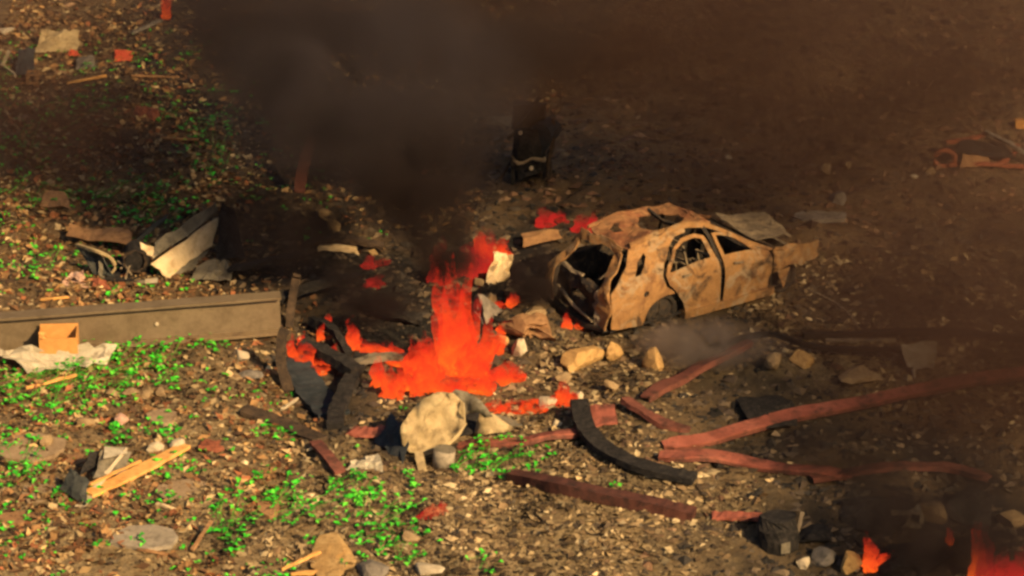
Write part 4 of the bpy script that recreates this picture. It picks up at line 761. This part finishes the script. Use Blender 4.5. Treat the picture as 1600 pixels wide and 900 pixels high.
# ------------------------------------------------------------------ bright green weeds
LEAF = attr_mat('bright_green_leaf', .55, .3)
GPAL = [(.05, .60, .025), (.08, .74, .035), (.04, .48, .02), (.16, .78, .05), (.03, .28, .014)]
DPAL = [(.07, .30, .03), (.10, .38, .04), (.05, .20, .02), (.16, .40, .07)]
def leaf(T, p, s, r, pal, lift):
    a_ = r.uniform(0, 6.28); d = Vector((math.cos(a_), math.sin(a_), 0)); sd = Vector((-d.y, d.x, 0)); base = p; tip = p + d * s + Vector((0, 0, lift * s)); mid = (base + tip) / 2 + Vector((0, 0, s * r.uniform(.1, .35))); wd = s * r.uniform(.28, .45)
    T.add([base, mid + sd * wd, tip, mid - sd * wd, mid + Vector((0, 0, -.12 * s))], [(0, 4, 1), (4, 2, 1), (0, 3, 4), (4, 3, 2)], pick(r, pal))
WD = [(100, 590, 90, 50, 110, 'broad dense weed patch below the white sheet'), (180, 575, 60, 26, 45, 'dense weeds between the cardboard box and the tan stones'), (255, 560, 36, 20, 24, 'weed clump below the middle of the girder'), (332, 538, 16, 12, 12, 'weed clump just under the girder flange'),
      (262, 585, 20, 16, 14, 'small weed clump above the last tan stone'), (76, 404, 26, 14, 14, 'weed clump left of the crumpled wreck'), (50, 432, 12, 8, 6, 'tiny weed left of the short yellow stick'), (175, 460, 14, 6, 5, 'tiny weed touching the girder top'),
      (195, 684, 20, 16, 14, 'weeds above the white triangular scrap'), (252, 676, 22, 12, 16, 'weeds just above the cream stone'), (50, 722, 22, 24, 18, 'yellow green weeds below the large flat slab'), (235, 740, 18, 8, 8, 'small weeds just under the wooden plank'),
      (275, 722, 12, 10, 6, 'tiny weed under the upper end of the plank'), (308, 735, 8, 8, 4, 'lone round weed right of the plank'), (100, 782, 14, 12, 8, 'weed at the foot of the dark metal sheet'), (30, 750, 26, 10, 9, 'weeds on the left edge of the squarish slab'), (150, 780, 10, 8, 5, 'tiny weed below the plank foot'),
      (10, 700, 12, 30, 12, 'weeds on the left frame edge'), (8, 815, 10, 16, 8, 'weeds low on the left frame edge'), (270, 785, 14, 8, 6, 'weed pair right of the short pale shred'), (440, 680, 22, 14, 14, 'weed clump beside the dark flat strip'), (455, 612, 8, 6, 4, 'tiny weed at the foot of the bent strip'),
      (420, 775, 50, 18, 34, 'weed row above the narrow brown slab'), (365, 820, 36, 26, 26, 'scattered weeds right of the grey slab'), (450, 800, 30, 24, 24, 'weeds just right of the narrow brown slab'), (555, 770, 34, 18, 30, 'dense weed clump left of the red scrap'), (520, 800, 40, 18, 20, 'weeds between the dirt heap and the red scrap'),
      (600, 800, 44, 26, 32, 'weeds just left of the crumpled red scrap'), (630, 850, 40, 26, 26, 'weeds above the pale bottom rock'), (570, 850, 24, 20, 12, 'weeds right of the pale dirt heap'), (785, 722, 62, 24, 60, 'weed patch in front of the straight red beam'), (643, 760, 10, 8, 6, 'tiny weed below the metal can'), (958, 760, 8, 5, 4, 'lone tiny weed right of the dark burnt beam'),
      (755, 885, 20, 10, 8, 'weeds at the bottom edge in the ash field'), (365, 868, 10, 6, 5, 'tiny weed near the bottom left'), (160, 855, 8, 6, 4, 'tiny weed left of the grey slab'), (208, 852, 16, 6, 6, 'low weed on the front of the grey slab')]
rw = random.Random(77)
def weed(px, py, rx, ry, n, lab, pal=GPAL, sz=(.055, .13), nm='green_weed', cat='weed', group='bright green weeds'):
    T = Toned(); org = P(px, py); last = None
    for _ in range(int(n * 1.15)):
        a_, q = rw.uniform(0, 6.28), math.sqrt(rw.random()); p = flat(px + 1.35 * rx * q * math.cos(a_), py + 1.35 * ry * q * math.sin(a_), org.z); p.z = H(p.x, p.y) + rw.uniform(.01, .13)
        i0 = len(T.v)
        for _k in range(rw.choice((1, 1, 2, 3))): leaf(T, p, rw.uniform(*sz), rw, pal, rw.uniform(-.2, .5)); T.f.append((i0, len(T.v) - 5, len(T.v) - 1)) if len(T.v) - 5 > i0 else None
        if last is not None: T.add([p + Vector((.006, .006, -.008))], [], pal[-1]); T.f.append((last, i0, len(T.v) - 1))     # creeping stem to the neighbour
        last = i0
    tag(T.build(nm, LEAF, False, org), lab, cat, group)
for (px, py, rx, ry, n, lab) in WD: weed(px, py, rx, ry, n, lab)
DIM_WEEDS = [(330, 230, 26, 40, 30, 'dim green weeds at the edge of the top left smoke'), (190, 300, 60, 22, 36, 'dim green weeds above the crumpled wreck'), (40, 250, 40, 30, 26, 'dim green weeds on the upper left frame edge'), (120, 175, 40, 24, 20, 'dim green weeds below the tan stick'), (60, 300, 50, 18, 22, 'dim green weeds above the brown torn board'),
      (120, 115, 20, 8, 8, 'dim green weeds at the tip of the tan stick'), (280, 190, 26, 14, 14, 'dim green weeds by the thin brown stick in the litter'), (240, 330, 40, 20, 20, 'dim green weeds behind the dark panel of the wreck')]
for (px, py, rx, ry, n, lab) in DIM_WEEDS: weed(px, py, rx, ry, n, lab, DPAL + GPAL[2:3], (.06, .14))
T = Toned()
for _ in range(3600):
    x, y = rw.uniform(-11, -.5), rw.uniform(-14, 14); d = noise.noise(Vector((x * .6, y * .5, 21))) + .5 * noise.noise(Vector((x * 1.7, y * 1.4, 3)))
    if d < .0 + rw.uniform(-.3, .2) or (zone(SC, x, y) > .3 and y < 2) or x > -1.6 - .22 * max(0, y): continue
    p = Vector((x, y, H(x, y) + rw.uniform(.02, .08)))
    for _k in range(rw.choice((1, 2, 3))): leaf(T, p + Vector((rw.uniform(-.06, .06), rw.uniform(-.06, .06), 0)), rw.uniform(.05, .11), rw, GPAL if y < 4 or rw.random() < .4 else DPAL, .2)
tag(T.build('weeds', LEAF), 'sparse single green leaves dotted over the litter', 'weeds', None, 'stuff')

# ------------------------------------------------------------------ flames
def flame_mat(name, hot, cool, k=1.0):
    m = bpy.data.materials.new(name); m.use_nodes = True; nt = m.node_tree; nt.nodes.clear()
    out = nt.nodes.new('ShaderNodeOutputMaterial'); em = nt.nodes.new('ShaderNodeEmission'); tr = nt.nodes.new('ShaderNodeBsdfTransparent'); mx = nt.nodes.new('ShaderNodeMixShader')
    at = nt.nodes.new('ShaderNodeAttribute'); at.attribute_name = 'tone'; sp = nt.nodes.new('ShaderNodeSeparateColor'); nt.links.new(at.outputs['Color'], sp.inputs[0])
    v = geo_pos(nt); n = nz(nt, 2.4, 5, .6, v, .8)
    ad = nt.nodes.new('ShaderNodeMath'); ad.operation = 'MULTIPLY_ADD'; nt.links.new(sp.outputs[0], ad.inputs[0]); ad.inputs[1].default_value = .75; nt.links.new(n, ad.inputs[2])
    nt.links.new(ramp(nt, ad.outputs[0], [(.38, hot), (.58, tuple((x * .4 + y * .6) for x, y in zip(hot, cool))), (.95, cool)]), em.inputs['Color']); em.inputs['Strength'].default_value = k
    op = nt.nodes.new('ShaderNodeMath'); op.operation = 'MULTIPLY_ADD'; nt.links.new(sp.outputs[0], op.inputs[0]); op.inputs[1].default_value = .62
    n2 = nz(nt, 7.5, 5, .7, v, .9); nt.links.new(n2, op.inputs[2])
    fac = ramp(nt, op.outputs[0], [(.46, .96), (.64, .66), (.84, .26), (1.02, 0.0)]); 
    nt.links.new(fac, mx.inputs[0]); nt.links.new(tr.outputs[0], mx.inputs[1]); nt.links.new(em.outputs[0], mx.inputs[2]); nt.links.new(mx.outputs[0], out.inputs['Surface'])
    return m
FM = flame_mat('orange_red_flame', (1.0, .150, .012), (.60, .024, .009)); FR = flame_mat('dim_red_flame', (.45, .022, .011), (.30, .011, .009))
def tongue(T, p, h, wd, lean, r, dep=.7):
    """one lick of flame: a ragged tapering twist from its foot p"""
    n, k = 15, 11; off = Vector((r.uniform(0, 90), r.uniform(0, 90), 0)); vs, fs, cs = [], [], []
    for i in range(n):
        t = i / (n - 1); ra = wd / 2 * ((1 - t) ** .75 * (1 + .5 * math.sin(math.pi * t)) * .9 + .01) * (1 + .35 * noise.noise(off + Vector((0, 0, t * 5))))
        c = p + Vector((lean[0] * t ** 1.3 + .28 * wd * noise.noise(off + Vector((3, 0, t * 3.2))) * t * 2, lean[1] * t + .2 * wd * noise.noise(off + Vector((7, 0, t * 3))), h * t - .04))
        for j in range(k):
            a_ = 2 * math.pi * j / k; q = 1 + .42 * noise.noise(off + Vector((math.cos(a_) * 1.3, math.sin(a_) * 1.3, t * 4.5))) + .40 * noise.noise(off + Vector((math.cos(a_) * 3, math.sin(a_) * 3, t * 11)))
            vs.append(c + Vector((ra * q * math.cos(a_), ra * q * dep * math.sin(a_), 0))); cs.append(t)
    for i in range(n - 1):
        for j in range(k): fs.append((i * k + j, i * k + (j + 1) % k, (i + 1) * k + (j + 1) % k, (i + 1) * k + j))
    fs.append(tuple((n - 1) * k + j for j in range(k)))
    o = len(T.v); T.v += vs; T.f += [tuple(x + o for x in f) for f in fs]
    for t in cs: T.c += [t, t, t, 1]
rf = random.Random(5)
def fire(lst, lab, m_=None, extra=0):
    org = P(lst[0][0], lst[0][1]); licks = []
    for (px, py, h, wd, lx) in lst:
        licks.append((P(px, py), h / 81 * (1.18 if h > 60 else 1.45), wd / 88 * (1 if h > 60 else .85), lx / 88))
        for _ in range(extra if h < 100 else 1):
            q = P(px + rf.uniform(-.5, .5) * wd, py + rf.uniform(-.15, .2) * wd * .5); s = rf.uniform(.35, .8); licks.append((q, h / 81 * s * 1.2, wd / 88 * s * .5, rf.uniform(-.12, .30) * min(1, h / 60)))
    root = empty('fire', org) if len(licks) > 1 else None
    for (p, h, wd, lx) in licks:
        T = Toned(); tongue(T, p, h, wd, (lx, 0), rf); o = T.build('flame_tongue' if root else 'fire', m_ or FM, True, org)
        if root: o.parent = root; o.location = (0, 0, 0)
    tag(root or o, lab, 'fire', 'open fires')
MAIN = [(708, 585, 165, 44, 2), (702, 575, 160, 24, -30), (718, 572, 160, 22, 24), (712, 580, 90, 58, 4), (728, 570, 110, 22, 26), (694, 580, 110, 26, -14), (690, 585, 62, 50, -10), (650, 582, 46, 44, -6), (622, 566, 28, 44, -20), (592, 552, 18, 40, -24), (565, 544, 11, 32, -12),
        (594, 602, 40, 28, -4), (610, 620, 46, 32, -4), (634, 606, 34, 34, 2), (662, 616, 44, 46, 2), (700, 620, 40, 50, 0), (742, 612, 44, 44, 4), (780, 596, 28, 40, 10), (806, 592, 20, 24, 8), (757, 566, 58, 28, 10), (777, 550, 40, 20, 10), (738, 590, 64, 44, 8), (672, 596, 56, 46, -8)]
fire(MAIN, 'tall orange red blaze with a narrow column in the middle', None, 5)
fire([(475, 572, 34, 40, 4), (498, 578, 16, 44, 4), (520, 568, 30, 18, 6), (458, 565, 36, 18, -2), (470, 540, 20, 16, 4), (500, 532, 26, 14, 4), (512, 515, 24, 14, 2)], 'small red fire among black logs by the girder end', None, 1)
fire([(548, 545, 38, 28, 4), (556, 538, 22, 16, 4)], 'little flame between the small fire and the blaze', None, 1)
fire([(585, 448, 18, 34, 2), (575, 418, 20, 26, 6), (598, 412, 10, 30, 4)], 'dim red glow on the charred ground above the small fire', FR, 1)
fire([(770, 402, 28, 50, 8), (752, 396, 34, 26, -6), (785, 404, 16, 30, 6)], 'flame beside the white crumpled scrap near the car', None, 1)
fire([(690, 440, 60, 40, -8), (730, 430, 70, 44, 10), (755, 420, 66, 40, 4)], 'dull red flame tips glowing inside the black smoke', FR, 1)
fire([(800, 640, 14, 60, 8), (835, 636, 12, 50, 8), (775, 640, 14, 36, 2), (870, 632, 16, 26, 2)], 'low flat flames creeping right of the crumpled tan panel', None, 2)
fire([(878, 628, 30, 26, 4), (890, 632, 20, 22, 6)], 'small flame right of the cream pointed rock', None, 2)
fire([(886, 512, 22, 16, -2), (903, 512, 10, 14, 2)], 'tiny flame under the open tail of the car', None, 1)
fire([(848, 352, 26, 44, 8), (870, 346, 16, 36, 8)], 'red flame on the far side of the car tail', FR, 1)
fire([(908, 362, 26, 40, 8), (925, 356, 22, 20, 6)], 'red flame licking over the back of the car roof', FR, 1)
fire([(670, 806, 12, 30, 2), (690, 800, 16, 14, 2)], 'small red flames on the crumpled red scrap', FR, 1)
fire([(1362, 892, 44, 22, -10), (1380, 880, 16, 26, 10)], 'small bright flame at the bottom right of the ash field', None, 1)
fire([(1482, 850, 22, 14, 2)], 'tiny flame right of the low black char heap')
fire([(1538, 902, 60, 26, -6), (1562, 905, 34, 44, 4), (1595, 905, 38, 40, 4)], 'red fire burning in the bottom right corner', FR, 1)
fire([(1528, 898, 60, 26, -6)], 'bright orange tongue at the left of the corner fire')
fire([(260, 28, 50, 24, -4)], 'single red flame at the top left in the smoke')
fire([(800, 476, 18, 22, 4), (790, 515, 14, 30, 4), (780, 482, 14, 20, 0)], 'small licks of flame on the ash heap right of the blaze', None, 1)

# ------------------------------------------------------------------ smoke
def smoke_mat(name, col, dens, radii, scale, lo=.44, hi=.66, sc_even=False):
    m = bpy.data.materials.new(name); m.use_nodes = True; nt = m.node_tree; nt.nodes.clear()
    out = nt.nodes.new('ShaderNodeOutputMaterial'); pv = nt.nodes.new('ShaderNodeVolumePrincipled'); tc = nt.nodes.new('ShaderNodeTexCoord')
    ln = nt.nodes.new('ShaderNodeVectorMath'); ln.operation = 'LENGTH'; nt.links.new(tc.outputs['Object'], ln.inputs[0])
    fall = nt.nodes.new('ShaderNodeMapRange'); fall.interpolation_type = 'SMOOTHSTEP'; nt.links.new(ln.outputs['Value'], fall.inputs[0])
    fall.inputs[1].default_value = 1.0; fall.inputs[2].default_value = .25; fall.inputs[3].default_value = 0; fall.inputs[4].default_value = 1
    mp = nt.nodes.new('ShaderNodeVectorMath'); mp.operation = 'MULTIPLY'; nt.links.new(tc.outputs['Object'], mp.inputs[0]); mp.inputs[1].default_value = radii
    n = nz(nt, scale, 3, .55, mp.outputs[0], .7); nr = nt.nodes.new('ShaderNodeMapRange'); nt.links.new(n, nr.inputs[0]); nr.inputs[1].default_value = lo; nr.inputs[2].default_value = hi; nr.inputs[3].default_value = .12 if sc_even is False else .5; nr.inputs[4].default_value = 1.0
    mu = nt.nodes.new('ShaderNodeMath'); mu.operation = 'MULTIPLY'; nt.links.new(fall.outputs[0], mu.inputs[0]); nt.links.new(nr.outputs[0], mu.inputs[1])
    m2 = nt.nodes.new('ShaderNodeMath'); m2.operation = 'MULTIPLY'; nt.links.new(mu.outputs[0], m2.inputs[0]); m2.inputs[1].default_value = dens
    nt.links.new(m2.outputs[0], pv.inputs['Density']); pv.inputs['Color'].default_value = (*col, 1); pv.inputs['Anisotropy'].default_value = .2
    nt.links.new(pv.outputs[0], out.inputs['Volume']); return m
BLK, BRN, GRY = (.075, .055, .050), (.15, .088, .066), (.46, .38, .32)
SM = [(590, 450, .9, (1.2, 1.1, .8), 3.0, BLK, 1.0, 'black smoke hanging behind the small and the big fire'), (780, 20, 4.0, (3.6, 3.4, 2.3), 1.9, (.13, .10, .09), .4, 'dark smoke closing the top middle'), (700, 385, 1.7, (.8, .9, .9), 7.0, BLK, 1.1, 'black smoke boiling off the top of the blaze'), (660, 270, 2.8, (1.6, 1.6, 1.6), 4.2, BLK, .8, 'black smoke column above the blaze'),
      (570, 130, 4.2, (3.2, 2.8, 2.1), 2.6, (.125, .10, .098), .5, 'grey smoke spreading over the top middle'), (450, -10, 4.8, (3.3, 3.4, 2.5), 2.2, (.12, .09, .085), .45, 'dark smoke at the top left'),
      (470, 320, 1.4, (1.9, 3.4, 1.4), 1.25, BLK, .7, 'dark smoke drifting over the charred planks'), (950, 20, 4.0, (4.8, 4.2, 2.6), 1.5, BRN, .4, 'brown smoke over the top'),
      (1400, 60, 4.0, (6.5, 6.5, 3.4), 1.3, BRN, .3, 'thin brown smoke over the upper right slope'), (1620, 470, 2.2, (5.2, 6.5, 2.3), 1.5, BRN, .4, 'thin brown smoke at the right behind the beams'),
      (1110, 540, .35, (1.5, .9, .45), 7.0, GRY, 1.1, 'pale grey smoke wisps in front of the car'), (1510, 810, 1.0, (2.4, 2.2, 1.1), 2.6, BLK, .9, 'dark smoke over the bottom right fires'),
      (1330, 700, .6, (1.5, 1.3, .6), 2.2, BLK, .9, 'thin dark smoke over the short red beam'), (838, 430, .8, (.75, .9, .7), 5.0, BLK, 1.2, 'dark smoke between the fire and the car tail'),  # smoke by the car tail thickened to deepen the car's shadow
      (1150, 230, 1.5, (3.6, 4.0, 1.6), .6, BRN, .5, 'faint brown smoke over the slope behind the car'), (110, 120, 2.4, (4.6, 5.5, 2.2), .72, BRN, .35, 'faint brown smoke over the upper left litter')]
for (px, py, h, rad, dn, col, sc, lab) in SM:
    vs, fs = ico(3); d = me('smoke', vs, fs, smoke_mat('smoke_' + lab.split()[0], col, dn * (.40 if col == BRN else 1), rad, sc, sc_even=col == BRN)); o = bpy.data.objects.new('smoke', d); COL.objects.link(o)
    o.location = flat(px, py, h); o.scale = rad; tag(o, lab, 'smoke', 'drifting smoke', 'stuff')
